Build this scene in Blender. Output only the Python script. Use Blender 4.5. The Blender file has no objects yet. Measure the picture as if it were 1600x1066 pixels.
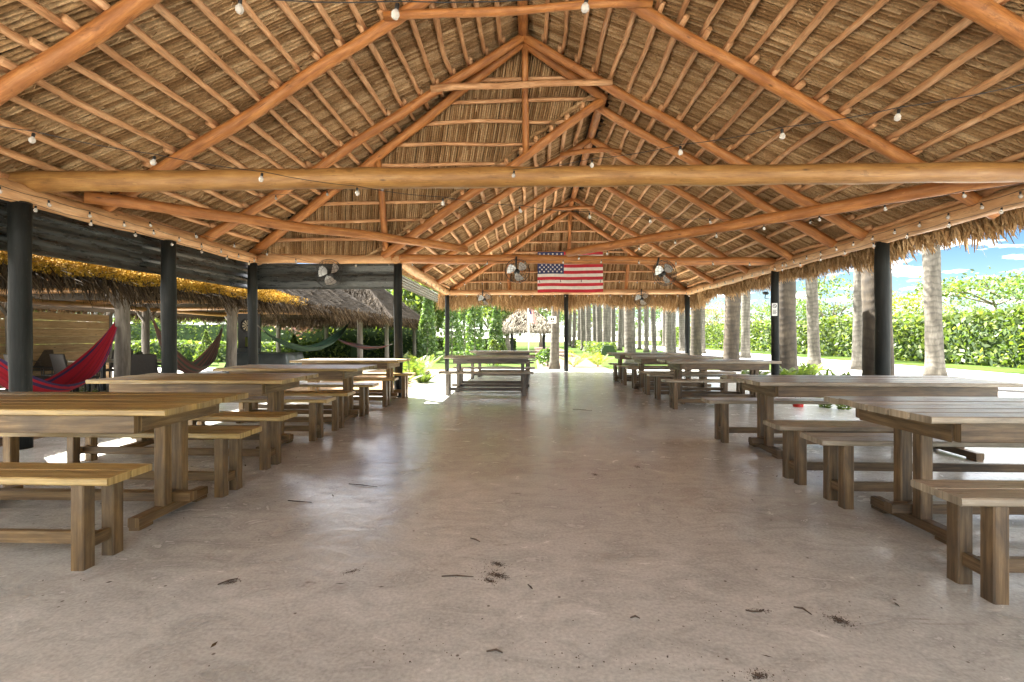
import bpy, math, random
import numpy as np
from mathutils import Vector, Matrix
random.seed(7)
rng = np.random.default_rng(11)
R = math.radians
PI = math.pi
scene = bpy.context.scene
col = scene.collection

# ------------------------------------------------------------------ camera
CAMZ, YAW, F = 1.19, math.atan(32 / 755), 755.0
cd = bpy.data.cameras.new("camera")
cd.lens = 755 / 1600 * 36
cd.sensor_width = 36
cd.shift_y = -7 / 1600
cd.clip_end = 2000
cd.clip_start = 0.05
cam = bpy.data.objects.new("camera", cd)
cam.location = (0, 0, CAMZ)
cam.rotation_euler = (PI / 2, 0, YAW)
col.objects.link(cam)
scene.camera = cam

# ------------------------------------------------------------------ world, sun, exposure
SUN = Vector((-0.48, 0.36, 0.80)).normalized()
world = bpy.data.worlds.new("World")
scene.world = world
world.use_nodes = True
wn = world.node_tree
for n in list(wn.nodes):
    wn.nodes.remove(n)
def wnode(t): return wn.nodes.new(t)
wout = wnode('ShaderNodeOutputWorld')
wbg = wnode('ShaderNodeBackground')
wsky = wnode('ShaderNodeTexSky')
wsky.sky_type = 'NISHITA'
wsky.sun_disc = False
wsky.sun_elevation = math.asin(SUN.z)
wsky.sun_rotation = math.atan2(SUN.x, SUN.y)
wsky.air_density = 1.0
wsky.dust_density = 0.6
wsky.ozone_density = 2.0
wbg.inputs['Strength'].default_value = 0.10
wtc = wnode('ShaderNodeTexCoord')
wsep = wnode('ShaderNodeSeparateXYZ')
wadd = wnode('ShaderNodeMath'); wadd.operation = 'ADD'; wadd.inputs[1].default_value = 0.12
wdx = wnode('ShaderNodeMath'); wdx.operation = 'DIVIDE'
wdy = wnode('ShaderNodeMath'); wdy.operation = 'DIVIDE'
wcmb = wnode('ShaderNodeCombineXYZ')
wnz = wnode('ShaderNodeTexNoise')
wnz.inputs['Scale'].default_value = 2.7
wnz.inputs['Detail'].default_value = 7
wnz.inputs['Roughness'].default_value = 0.55
wrp = wnode('ShaderNodeValToRGB')
wrp.color_ramp.elements[0].position = 0.50
wrp.color_ramp.elements[1].position = 0.66
wmx = wnode('ShaderNodeMix'); wmx.data_type = 'RGBA'
wmx.inputs[7].default_value = (8.0, 7.9, 7.7, 1)
L = wn.links.new
L(wtc.outputs['Generated'], wsep.inputs[0])
L(wsep.outputs['Z'], wadd.inputs[0])
L(wsep.outputs['X'], wdx.inputs[0]); L(wadd.outputs[0], wdx.inputs[1])
L(wsep.outputs['Y'], wdy.inputs[0]); L(wadd.outputs[0], wdy.inputs[1])
L(wdx.outputs[0], wcmb.inputs[0]); L(wdy.outputs[0], wcmb.inputs[1])
L(wcmb.outputs[0], wnz.inputs['Vector'])
wel = wnode('ShaderNodeMapRange'); wel.inputs[1].default_value = 0.08; wel.inputs[2].default_value = 0.62
wel.inputs[3].default_value = -0.05; wel.inputs[4].default_value = 0.14
wsum = wnode('ShaderNodeMath'); wsum.operation = 'ADD'
L(wsep.outputs['Z'], wel.inputs[0]); L(wel.outputs[0], wsum.inputs[0]); L(wnz.outputs['Fac'], wsum.inputs[1])
L(wsum.outputs[0], wrp.inputs['Fac'])
wtint = wnode('ShaderNodeMix'); wtint.data_type = 'RGBA'; wtint.blend_type = 'MULTIPLY'; wtint.inputs[0].default_value = 1.0
wlow = wnode('ShaderNodeMapRange'); wlow.inputs[1].default_value = 0.0; wlow.inputs[2].default_value = 0.22
L(wsep.outputs['Z'], wlow.inputs[0])
wtc2 = wnode('ShaderNodeMix'); wtc2.data_type = 'RGBA'
wtc2.inputs[6].default_value = (0.17, 0.19, 0.19, 1); wtc2.inputs[7].default_value = (0.045, 0.080, 0.125, 1)
L(wlow.outputs[0], wtc2.inputs[0]); L(wtc2.outputs[2], wtint.inputs[7])
L(wrp.outputs['Color'], wmx.inputs[0])
L(wsky.outputs['Color'], wtint.inputs[6]); L(wtint.outputs[2], wmx.inputs[6])
L(wmx.outputs[2], wbg.inputs['Color'])
L(wbg.outputs[0], wout.inputs['Surface'])

sd = bpy.data.lights.new("sun", 'SUN')
sd.energy = 4.2
sd.angle = R(0.5)
sd.color = (1.0, 0.95, 0.87)
so = bpy.data.objects.new("sun", sd)
so.rotation_euler = SUN.to_track_quat('Z', 'Y').to_euler()
so.location = (0, 0, 30)
col.objects.link(so)
scene.view_settings.view_transform = 'Standard'
scene.view_settings.look = 'None'
scene.view_settings.gamma = 1
scene.view_settings.exposure = 3.80
scene.cycles.use_denoising = True
scene.cycles.max_bounces = 8
scene.cycles.diffuse_bounces = 6
scene.cycles.glossy_bounces = 3
scene.cycles.transmission_bounces = 3
scene.cycles.transparent_max_bounces = 6
scene.cycles.sample_clamp_indirect = 6

# ------------------------------------------------------------------ helpers
def at(px, py, Y):
    """world point seen at photo pixel px,py lying at world depth Y"""
    u = (px - 800) / F; v = (526 - py) / F
    dx = -math.sin(YAW) + u * math.cos(YAW); dy = math.cos(YAW) + u * math.sin(YAW)
    t = Y / dy
    return Vector((t * dx, Y, CAMZ + t * v))

def tag(o, label=None, cat=None, group=None, kind=None):
    if label: o['label'] = label
    if cat: o['category'] = cat
    if group: o['group'] = group
    if kind: o['kind'] = kind
    return o

def thing(name, label, cat, loc=(0, 0, 0), rz=0, group=None):
    o = bpy.data.objects.new(name, None)
    o.empty_display_size = 0.2
    o.location = loc; o.rotation_euler = (0, 0, rz)
    col.objects.link(o)
    return tag(o, label, cat, group)

def kids(o):
    return [c for c in bpy.data.objects if c.parent == o]

def copy_tree(o, parent=None):
    c = o.copy(); col.objects.link(c)
    if parent: c.parent = parent
    for ch in list(o.children): copy_tree(ch, c)
    return c

class MB:
    def __init__(s): s.v = []; s.f = []; s.uv = []; s.mi = []
    def n(s): return len(s.v)
    def face(s, idx, uvs, mi=0):
        s.f.append(idx); s.uv.append(uvs); s.mi.append(mi)
    def poly(s, pts, uvs=None, mi=0):
        b = s.n(); s.v += [tuple(p) for p in pts]
        s.face(list(range(b, b + len(pts))), uvs or [(p[0], p[1]) for p in pts], mi)
    def tube(s, pts, rad, sides=8, caps=True, mi=0, uo=None, squash=1.0):
        pts = [Vector(p) for p in pts]
        if not hasattr(rad, '__len__'): rad = [rad] * len(pts)
        uo = random.random() * 50 if uo is None else uo
        d = (pts[-1] - pts[0]).normalized()
        up = Vector((0, 0, 1)) if abs(d.z) < 0.9 else Vector((1, 0, 0))
        b = s.n(); ln = 0; lens = []
        for i, p in enumerate(pts):
            t = (pts[min(i + 1, len(pts) - 1)] - pts[max(i - 1, 0)])
            t = t.normalized() if t.length > 1e-9 else d
            a = t.cross(up)
            if a.length < 1e-4: a = t.cross(Vector((0, 1, 0)))
            a.normalize(); c = a.cross(t)
            if i: ln += (pts[i] - pts[i - 1]).length
            lens.append(ln)
            for k in range(sides):
                an = 2 * PI * k / sides
                s.v.append(tuple(p + rad[i] * (a * math.cos(an) + c * (math.sin(an) * squash))))
        r0 = sum(rad) / len(rad)
        for i in range(len(pts) - 1):
            for k in range(sides):
                k2 = (k + 1) % sides
                v0 = 2 * PI * r0 * k / sides + uo; v1 = 2 * PI * r0 * (k + 1) / sides + uo
                s.face([b + i * sides + k, b + i * sides + k2, b + (i + 1) * sides + k2, b + (i + 1) * sides + k],
                       [(lens[i] + uo, v0), (lens[i] + uo, v1), (lens[i + 1] + uo, v1), (lens[i + 1] + uo, v0)], mi)
        if caps:
            e = b + (len(pts) - 1) * sides
            s.face([b + k for k in range(sides)][::-1], [(uo, uo + .01 * k) for k in range(sides)], mi)
            s.face([e + k for k in range(sides)], [(uo, uo + .01 * k) for k in range(sides)], mi)
    def log(s, p0, p1, r0, r1=None, wander=0.012, seg=0.35, sides=10, mi=0, bow=0.0):
        p0 = Vector(p0); p1 = Vector(p1); r1 = r0 if r1 is None else r1
        Ln = (p1 - p0).length; n = max(2, int(Ln / seg))
        d = (p1 - p0).normalized()
        a = d.orthogonal().normalized(); c = d.cross(a)
        ph = [random.random() * 6.28 for _ in range(4)]
        w1, w2 = random.uniform(1.2, 2.2), random.uniform(2.5, 4.5)
        pts = []; rr = []
        for i in range(n + 1):
            t = i / n; e = min(1, 4 * t * (1 - t) + 0.15)
            o1 = wander * (math.sin(w1 * t * Ln + ph[0]) + .5 * math.sin(w2 * t * Ln + ph[1])) * e
            o2 = wander * (math.sin(w1 * t * Ln + ph[2]) + .5 * math.sin(w2 * t * Ln + ph[3])) * e
            pts.append(p0.lerp(p1, t) + a * o1 + c * o2 + Vector((0, 0, bow * 4 * t * (1 - t))))
            rr.append((r0 + (r1 - r0) * t) * (1 + .05 * math.sin(5.1 * t * Ln + ph[1])))
        s.tube(pts, rr, sides, True, mi)
    def box(s, x0, x1, y0, y1, z0, z1, ch=0.004, axis=None, mi=0, jit=0.0):
        """chamfered plank along its long axis"""
        ext = [x1 - x0, y1 - y0, z1 - z0]
        ax = ext.index(max(ext)) if axis is None else axis
        lo = [x0, y0, z0]; hi = [x1, y1, z1]
        o1, o2 = [i for i in range(3) if i != ax]
        c = min(ch, .3 * min(ext[o1], ext[o2]))
        a0, a1, b0, b1 = lo[o1], hi[o1], lo[o2], hi[o2]
        ring = [(a0 + c, b0), (a1 - c, b0), (a1, b0 + c), (a1, b1 - c), (a1 - c, b1), (a0 + c, b1), (a0, b1 - c), (a0, b0 + c)]
        per = [0]
        for i in range(8):
            q, w = ring[i], ring[(i + 1) % 8]
            per.append(per[-1] + math.hypot(q[0] - w[0], q[1] - w[1]))
        uo, vo = random.random() * 40, random.random() * 40
        b = s.n(); j = [random.uniform(-jit, jit) for _ in range(4)]
        for e, t in enumerate((lo[ax], hi[ax])):
            for q in ring:
                p = [0, 0, 0]; p[ax] = t + (j[2] if e else j[3]); p[o1] = q[0] + (j[0] if e else j[1]); p[o2] = q[1]
                s.v.append(tuple(p))
        for i in range(8):
            k = (i + 1) % 8
            s.face([b + i, b + k, b + 8 + k, b + 8 + i],
                   [(uo, vo + per[i]), (uo, vo + per[i + 1]), (uo + ext[ax], vo + per[i + 1]), (uo + ext[ax], vo + per[i])], mi)
        s.face([b + i for i in range(8)][::-1], [(uo, vo + q[0]) for q in ring][::-1], mi)
        s.face([b + 8 + i for i in range(8)], [(uo, vo + q[0]) for q in ring], mi)
    def lathe(s, prof, n=16, c=(0, 0, 0), mi=0):
        b = s.n()
        for r, z in prof:
            for k in range(n):
                a = 2 * PI * k / n
                s.v.append((c[0] + r * math.cos(a), c[1] + r * math.sin(a), c[2] + z))
        for i in range(len(prof) - 1):
            for k in range(n):
                k2 = (k + 1) % n
                s.face([b + i * n + k, b + i * n + k2, b + (i + 1) * n + k2, b + (i + 1) * n + k],
                       [(prof[i][1], k / n), (prof[i][1], (k + 1) / n), (prof[i + 1][1], (k + 1) / n), (prof[i + 1][1], k / n)], mi)
    def xform(s, m, start=0):
        for i in range(start, len(s.v)): s.v[i] = tuple(m @ Vector(s.v[i]))
    def build(s, name, mats, parent=None, smooth=False, loc=None):
        me = bpy.data.meshes.new(name)
        me.from_pydata(s.v, [], s.f)
        ul = me.uv_layers.new(name="UVMap")
        flat = np.array([c for u in s.uv for p in u for c in p], dtype=np.float32)
        ul.data.foreach_set('uv', flat)
        if not isinstance(mats, (list, tuple)): mats = [mats]
        for m in mats: me.materials.append(m)
        if len(mats) > 1: me.polygons.foreach_set('material_index', np.array(s.mi, dtype=np.int32))
        if smooth: me.polygons.foreach_set('use_smooth', np.ones(len(s.f), dtype=bool))
        me.update()
        o = bpy.data.objects.new(name, me)
        col.objects.link(o)
        if parent: o.parent = parent
        if loc: o.location = loc
        return o

def quads_mesh(name, Q, mats, parent=None, mi=None):
    """Q: (n,4,3) array of separate quads"""
    n = len(Q)
    me = bpy.data.meshes.new(name)
    me.vertices.add(n * 4); me.vertices.foreach_set('co', np.ascontiguousarray(Q, dtype=np.float32).ravel())
    me.loops.add(n * 4); me.loops.foreach_set('vertex_index', np.arange(n * 4, dtype=np.int32))
    me.polygons.add(n); me.polygons.foreach_set('loop_start', np.arange(0, n * 4, 4, dtype=np.int32))
    try: me.polygons.foreach_set('loop_total', np.full(n, 4, dtype=np.int32))
    except Exception: pass
    ul = me.uv_layers.new(name="UVMap")
    ul.data.foreach_set('uv', np.tile(np.array([0, 0, 1, 0, 1, 1, 0, 1], dtype=np.float32), n))
    if not isinstance(mats, (list, tuple)): mats = [mats]
    for m in mats: me.materials.append(m)
    if mi is not None: me.polygons.foreach_set('material_index', np.asarray(mi, dtype=np.int32))
    me.update(); me.validate()
    o = bpy.data.objects.new(name, me); col.objects.link(o)
    if parent: o.parent = parent
    return o

# ------------------------------------------------------------------ materials
def mat(name):
    m = bpy.data.materials.new(name); m.use_nodes = True
    nt = m.node_tree
    b = nt.nodes['Principled BSDF']
    return m, nt, b
def nd(nt, t, **kw):
    n = nt.nodes.new(t)
    for k, v in kw.items(): setattr(n, k, v)
    return n
def ramp(nt, fac, stops):
    r = nd(nt, 'ShaderNodeValToRGB')
    els = r.color_ramp.elements
    while len(els) < len(stops): els.new(0.5)
    for e, (p, c) in zip(els, stops):
        e.position = p; e.color = tuple(c) + (1,) if len(c) == 3 else c
    nt.links.new(fac, r.inputs['Fac'])
    return r.outputs['Color']
def noise(nt, vec, scale, detail=4, rough=0.55, dist=0.0):
    n = nd(nt, 'ShaderNodeTexNoise')
    n.inputs['Scale'].default_value = scale; n.inputs['Detail'].default_value = detail
    n.inputs['Roughness'].default_value = rough; n.inputs['Distortion'].default_value = dist
    if vec is not None: nt.links.new(vec, n.inputs['Vector'])
    return n.outputs['Fac']
def mapping(nt, vec, sc):
    m = nd(nt, 'ShaderNodeMapping'); m.inputs['Scale'].default_value = sc
    nt.links.new(vec, m.inputs['Vector']); return m.outputs[0]
def mix(nt, fac, a, b, mode='MIX'):
    m = nd(nt, 'ShaderNodeMix', data_type='RGBA', blend_type=mode)
    for sock, v in ((m.inputs[0], fac), (m.inputs[6], a), (m.inputs[7], b)):
        if hasattr(v, 'links'): nt.links.new(v, sock)
        elif hasattr(v, '__len__'): sock.default_value = tuple(v) + (1,) if len(v) == 3 else v
        else: sock.default_value = v
    return m.outputs[2]
def bump(nt, h, b, strength=0.4, dist=0.01):
    n = nd(nt, 'ShaderNodeBump'); n.inputs['Strength'].default_value = strength; n.inputs['Distance'].default_value = dist
    nt.links.new(h, n.inputs['Height']); nt.links.new(n.outputs[0], b.inputs['Normal'])
def island(nt): return nd(nt, 'ShaderNodeNewGeometry').outputs['Random Per Island']
def gray(v): return (v, v, v)

def wood(name, dark, mid, light, rough=0.5, grain=14, knots=True, coat=0.0, isl=0.25, stain=None, bumpy=0.35, patch=0.0):
    m, nt, b = mat(name)
    uv = nd(nt, 'ShaderNodeTexCoord').outputs['UV']
    g = noise(nt, mapping(nt, uv, (1.1, grain, 1)), 2.2, 5, 0.6, 0.4)
    c = ramp(nt, g, [(0.28, dark), (0.5, mid), (0.72, light)])
    fine = noise(nt, mapping(nt, uv, (2.2, grain * 5, 1)), 2.6, 6, 0.7, 0.3)
    c = mix(nt, 1.0, c, ramp(nt, fine, [(0.3, gray(0.68)), (0.52, gray(1.0)), (0.7, gray(1.2))]), 'MULTIPLY')
    big = noise(nt, mapping(nt, uv, (1.0, 3.5, 1)), 1.6, 6, 0.65, 0.6)
    c = mix(nt, ramp(nt, big, [(0.42, gray(0)), (0.64, gray(0.62))]), c, dark if stain is None else stain)
    if knots:
        v = nd(nt, 'ShaderNodeTexVoronoi'); v.inputs['Scale'].default_value = 1.7
        nt.links.new(mapping(nt, uv, (1.5, 4.2, 1)), v.inputs['Vector'])
        k = ramp(nt, v.outputs['Distance'], [(0.03, gray(0.85)), (0.11, gray(0))])
        c = mix(nt, k, c, tuple(x * .28 for x in dark))
    if patch:
        pz = noise(nt, mapping(nt, uv, (1.6, 5, 1)), 2.4, 6, 0.7, 0.8)
        c = mix(nt, ramp(nt, pz, [(0.60, gray(0)), (0.645, gray(patch))]), c, tuple(x * .45 for x in dark))
        crk = noise(nt, mapping(nt, uv, (0.7, 26, 1)), 2.0, 3, 0.5, 0.4)
        c = mix(nt, ramp(nt, crk, [(0.68, gray(0)), (0.72, gray(0.75))]), c, tuple(x * .25 for x in dark))
        pz2 = noise(nt, mapping(nt, uv, (0.9, 3.5, 1)), 3.1, 6, 0.7, 0.5)
        c = mix(nt, ramp(nt, pz2, [(0.62, gray(0)), (0.67, gray(patch * .7))]), c, tuple(min(1, x * 1.35) for x in light))
    iv = ramp(nt, island(nt), [(0, gray(1 - isl)), (1, gray(1 + isl * .6))])
    c = mix(nt, 1.0, c, iv, 'MULTIPLY')
    nt.links.new(c, b.inputs['Base Color'])
    rr = ramp(nt, g, [(0.3, gray(min(1, rough + .12))), (0.7, gray(max(.05, rough - .1)))])
    nt.links.new(rr, b.inputs['Roughness'])
    if coat:
        b.inputs['Coat Weight'].default_value = coat; b.inputs['Coat Roughness'].default_value = 0.22
    bump(nt, fine, b, bumpy, 0.006)
    return m

def leafmat(name, c0, c1, c2=None, trans=0.35, rough=0.55):
    m, nt, b = mat(name)
    stops = [(0, c0), (1, c1)] if c2 is None else [(0, c0), (0.55, c1), (1, c2)]
    c = ramp(nt, island(nt), stops)
    tc = nd(nt, 'ShaderNodeTexCoord').outputs['Object']
    nz = noise(nt, tc, 0.9, 2)
    c = mix(nt, 1.0, c, ramp(nt, nz, [(0.3, gray(0.65)), (0.7, gray(1.25))]), 'MULTIPLY')
    nt.links.new(c, b.inputs['Base Color']); b.inputs['Roughness'].default_value = rough
    t = nd(nt, 'ShaderNodeBsdfTranslucent'); nt.links.new(mix(nt, 1.0, c, (1.5, 1.5, .6), 'MULTIPLY'), t.inputs['Color'])
    ms = nd(nt, 'ShaderNodeMixShader'); ms.inputs[0].default_value = trans
    nt.links.new(b.outputs[0], ms.inputs[1]); nt.links.new(t.outputs[0], ms.inputs[2])
    nt.links.new(ms.outputs[0], nt.nodes['Material Output'].inputs['Surface'])
    return m

def plain(name, c, rough=0.5, metal=0.0, nz=0.15, scale=6, bmp=0.15):
    m, nt, b = mat(name)
    tc = nd(nt, 'ShaderNodeTexCoord').outputs['Object']
    n = noise(nt, tc, scale, 5)
    cc = ramp(nt, n, [(0.3, tuple(x * (1 - nz) for x in c)), (0.7, tuple(min(1, x * (1 + nz)) for x in c))])
    nt.links.new(cc, b.inputs['Base Color'])
    b.inputs['Roughness'].default_value = rough; b.inputs['Metallic'].default_value = metal
    if bmp: bump(nt, n, b, bmp, 0.01)
    return m

M = {}
M['log'] = wood('orange_log', (0.23, 0.080, 0.020), (0.43, 0.168, 0.042), (0.55, 0.26, 0.085), 0.55, 6, True, 0, 0.15, patch=0.45, bumpy=0.6)
M['pole'] = wood('pale_pole', (0.36, 0.165, 0.065), (0.61, 0.33, 0.15), (0.76, 0.48, 0.27), 0.6, 6, True, 0, 0.28, patch=0.45, bumpy=0.6)
M['beam'] = wood('honey_beam', (0.19, 0.085, 0.020), (0.33, 0.165, 0.045), (0.41, 0.23, 0.075), 0.5, 7, True, 0, 0.12, patch=0.45, bumpy=0.6)
M['eave'] = wood('eave_beam', (0.40, 0.20, 0.08), (0.56, 0.32, 0.15), (0.66, 0.43, 0.24), 0.55, 6, True, 0, 0.12, patch=0.45, bumpy=0.6)
M['honey'] = wood('honey_plank', (0.29, 0.175, 0.045), (0.47, 0.31, 0.095), (0.62, 0.45, 0.17), 0.36, 20, True, 0.15, 0.25, (0.13, 0.085, 0.035))
M['weather'] = wood('weathered_plank', (0.24, 0.185, 0.12), (0.38, 0.31, 0.215), (0.54, 0.46, 0.345), 0.33, 20, True, 0.2, 0.28, (0.10, 0.08, 0.06))
M['legw'] = wood('leg_timber', (0.105, 0.058, 0.018), (0.22, 0.128, 0.042), (0.34, 0.22, 0.088), 0.5, 18, True, 0.05, 0.3, (0.05, 0.036, 0.024))
M['legd'] = wood('dark_leg_timber', (0.08, 0.048, 0.021), (0.17, 0.105, 0.048), (0.27, 0.178, 0.085), 0.45, 18, True, 0.05, 0.35, (0.03, 0.027, 0.024))
M['wallwood'] = wood('wall_boards', (0.45, 0.27, 0.13), (0.66, 0.43, 0.22), (0.76, 0.54, 0.31), 0.6, 10, True, 0, 0.2)
M['greypost'] = wood('grey_post', (0.10, 0.085, 0.07), (0.18, 0.16, 0.135), (0.27, 0.24, 0.2), 0.7, 8, True, 0, 0.15)

def m_post():
    m, nt, b = mat('charcoal_painted_log')
    uv = nd(nt, 'ShaderNodeTexCoord').outputs['UV']
    n = noise(nt, mapping(nt, uv, (1.2, 9, 1)), 2.0, 5)
    c = ramp(nt, n, [(0.3, (0.006, 0.007, 0.0068)), (0.6, (0.013, 0.015, 0.014)), (0.8, (0.036, 0.038, 0.033))])
    ch = noise(nt, mapping(nt, uv, (2.5, 4, 1)), 5.0, 6, 0.75)
    c = mix(nt, ramp(nt, ch, [(0.64, gray(0)), (0.70, gray(0.6))]), c, (0.13, 0.125, 0.11))
    nt.links.new(c, b.inputs['Base Color']); b.inputs['Roughness'].default_value = 0.6; b.inputs['Specular IOR Level'].default_value = 0.22
    bump(nt, n, b, 0.7, 0.01)
    return m
M['post'] = m_post()

def m_thatch(name, dark, mid, light):
    m, nt, b = mat(name)
    geo = nd(nt, 'ShaderNodeNewGeometry')
    tc = nd(nt, 'ShaderNodeTexCoord').outputs['Object']
    c = ramp(nt, geo.outputs['Random Per Island'], [(0.0, dark), (0.45, mid), (1.0, light)])
    n1 = noise(nt, tc, 38, 4, 0.7)
    c = mix(nt, 1.0, c, ramp(nt, n1, [(0.3, gray(0.62)), (0.68, gray(1.22))]), 'MULTIPLY')
    n2 = noise(nt, tc, 1.3, 3)
    c = mix(nt, 1.0, c, ramp(nt, n2, [(0.3, (0.72, 0.68, 0.62)), (0.7, (1.2, 1.2, 1.15))]), 'MULTIPLY')
    nt.links.new(c, b.inputs['Base Color']); b.inputs['Roughness'].default_value = 0.85; b.inputs['Specular IOR Level'].default_value = 0.08
    bump(nt, n1, b, 0.6, 0.01)
    return m
M['thatch'] = m_thatch('palm_thatch', (0.22, 0.125, 0.058), (0.37, 0.232, 0.118), (0.53, 0.37, 0.215))
M['thatchback'] = plain('thatch_backing', (0.022, 0.012, 0.006), 0.9, 0, 0.3, 20)  # near black: shade in the gaps between ribs is put into the colour
M['hutroof'] = m_thatch('shaded_thatch_base', (0.010, 0.007, 0.004), (0.016, 0.011, 0.006), (0.024, 0.017, 0.010))  # base under the hut thatch, with shade put into its dark colour
M['fringe'] = m_thatch('dry_frond_fringe', (0.22, 0.13, 0.055), (0.38, 0.24, 0.12), (0.50, 0.35, 0.2))
M['fringedark'] = m_thatch('dark_frond_fringe', (0.018, 0.012, 0.007), (0.045, 0.030, 0.017), (0.11, 0.078, 0.045))
M['yellow'] = m_thatch('yellow_mossy_thatch', (0.24, 0.13, 0.014), (0.36, 0.21, 0.022), (0.46, 0.30, 0.05))
M['shadethatch'] = m_thatch('shaded_thatch', (0.010, 0.0065, 0.0035), (0.022, 0.015, 0.008), (0.045, 0.032, 0.019))  # left huts' brown thatch, roof shade put into the albedo
M['palethatch'] = m_thatch('pale_thatch', (0.15, 0.13, 0.10), (0.26, 0.235, 0.19), (0.38, 0.35, 0.30))

def m_floor():
    m, nt, b = mat('polished_sand_concrete')
    tc = nd(nt, 'ShaderNodeTexCoord').outputs['Object']
    n1 = noise(nt, tc, 0.55, 6, 0.6, 0.6)
    n2 = noise(nt, mapping(nt, tc, (1, 1.6, 1)), 3.5, 8, 0.62, 1.2)
    n3 = noise(nt, tc, 60, 3, 0.6)
    c = ramp(nt, n1, [(0.3, (0.405, 0.405, 0.37)), (0.5, (0.52, 0.52, 0.48)), (0.7, (0.62, 0.62, 0.58))])
    c = mix(nt, 1.0, c, ramp(nt, n2, [(0.25, gray(0.70)), (0.5, gray(1.0)), (0.75, gray(1.17))]), 'MULTIPLY')
    c = mix(nt, 1.0, c, ramp(nt, n3, [(0.3, gray(0.8)), (0.7, gray(1.1))]), 'MULTIPLY')
    # pale trowel scratches
    sc = noise(nt, mapping(nt, tc, (0.5, 7, 1)), 1.6, 6, 0.65, 2.2)
    c = mix(nt, ramp(nt, sc, [(0.60, gray(0)), (0.70, gray(0.14))]), c, (0.60, 0.51, 0.44))
    # dark scuffs
    sc2 = noise(nt, mapping(nt, tc, (0.9, 3.2, 1)), 1.3, 7, 0.68, 1.4)
    c = mix(nt, ramp(nt, sc2, [(0.655, gray(0)), (0.73, gray(0.75))]), c, (0.12, 0.09, 0.07))
    for (rot, sc_, th, dk) in ((35, (0.35, 9, 1), .640, .45), (-20, (0.3, 12, 1), .650, .4), (80, (0.4, 10, 1), .655, .35)):
        mp = nd(nt, 'ShaderNodeMapping'); mp.inputs['Rotation'].default_value = (0, 0, R(rot)); mp.inputs['Scale'].default_value = sc_
        nt.links.new(tc, mp.inputs['Vector'])
        ln_ = noise(nt, mp.outputs[0], 2.3, 8, 0.72, 0.8)
        c = mix(nt, ramp(nt, ln_, [(th, gray(0)), (th + .05, gray(dk))]), c, (0.22, 0.18, 0.145))
    st = noise(nt, tc, 0.9, 7, 0.7, 1.5)
    c = mix(nt, ramp(nt, st, [(0.56, gray(0)), (0.72, gray(0.45))]), c, (0.30, 0.26, 0.22))
    # specks
    v = nd(nt, 'ShaderNodeTexVoronoi'); v.inputs['Scale'].default_value = 7; nt.links.new(tc, v.inputs['Vector'])
    c = mix(nt, ramp(nt, v.outputs['Distance'], [(0.035, gray(0.8)), (0.06, gray(0))]), c, (0.09, 0.065, 0.05))
    # fine cracks
    v2 = nd(nt, 'ShaderNodeTexVoronoi', feature='DISTANCE_TO_EDGE'); v2.inputs['Scale'].default_value = 0.42
    wv = nd(nt, 'ShaderNodeVectorMath', operation='ADD'); nt.links.new(tc, wv.inputs[0])
    nz3 = nd(nt, 'ShaderNodeTexNoise'); nz3.inputs['Scale'].default_value = 1.2; nz3.inputs['Detail'].default_value = 5; nt.links.new(tc, nz3.inputs['Vector'])
    nt.links.new(nz3.outputs['Color'], wv.inputs[1]); nt.links.new(wv.outputs[0], v2.inputs['Vector'])
    c = mix(nt, ramp(nt, v2.outputs['Distance'], [(0.0, gray(0.14)), (0.004, gray(0))]), c, (0.16, 0.12, 0.10))
    nt.links.new(c, b.inputs['Base Color'])
    nt.links.new(ramp(nt, n2, [(0.25, gray(0.34)), (0.5, gray(0.19)), (0.75, gray(0.31))]), b.inputs['Roughness'])
    b.inputs['Specular IOR Level'].default_value = 0.6
    hs = nd(nt, 'ShaderNodeMath', operation='ADD'); nt.links.new(n2, hs.inputs[0]); nt.links.new(n1, hs.inputs[1])
    bump(nt, hs.outputs[0], b, 0.16, 0.03)
    return m
M['floor'] = m_floor()

def m_ground(name, a, bcol, ccol, s1=0.35, s2=14, rough=0.95, bstr=0.5):
    m, nt, b = mat(name)
    tc = nd(nt, 'ShaderNodeTexCoord').outputs['Object']
    n1 = noise(nt, tc, s1, 4); n2 = noise(nt, tc, s2, 5, 0.7)
    c = ramp(nt, n2, [(0.3, a), (0.5, bcol), (0.7, ccol)])
    c = mix(nt, 1.0, c, ramp(nt, n1, [(0.3, gray(0.78)), (0.7, gray(1.15))]), 'MULTIPLY')
    nt.links.new(c, b.inputs['Base Color']); b.inputs['Roughness'].default_value = rough; b.inputs['Specular IOR Level'].default_value = 0.05
    bump(nt, n2, b, bstr, 0.03)
    return m
M['ground'] = m_ground('sandy_ground', (0.36, 0.33, 0.27), (0.46, 0.43, 0.36), (0.56, 0.53, 0.46))
M['gravel'] = m_ground('pale_gravel', (0.40, 0.39, 0.37), (0.55, 0.54, 0.51), (0.68, 0.67, 0.64), 0.5, 30)
M['darkgravel'] = m_ground('grey_gravel', (0.035, 0.035, 0.035), (0.075, 0.073, 0.07), (0.13, 0.125, 0.12), 0.6, 26)
M['mulch'] = m_ground('brown_mulch', (0.07, 0.045, 0.025), (0.16, 0.105, 0.06), (0.28, 0.2, 0.13), 0.8, 22)
M['lawn'] = m_ground('lawn_grass', (0.022, 0.042, 0.008), (0.038, 0.064, 0.012), (0.058, 0.086, 0.019), 0.3, 18)
M['patio'] = m_ground('pale_patio_concrete', (0.48, 0.47, 0.44), (0.55, 0.54, 0.51), (0.62, 0.61, 0.58), 0.4, 5, 0.6, 0.15)
M['paver'] = m_ground('pinkish_paver', (0.09, 0.06, 0.045), (0.12, 0.083, 0.064), (0.155, 0.115, 0.092), 0.6, 8, 0.8, 0.2)

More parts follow.
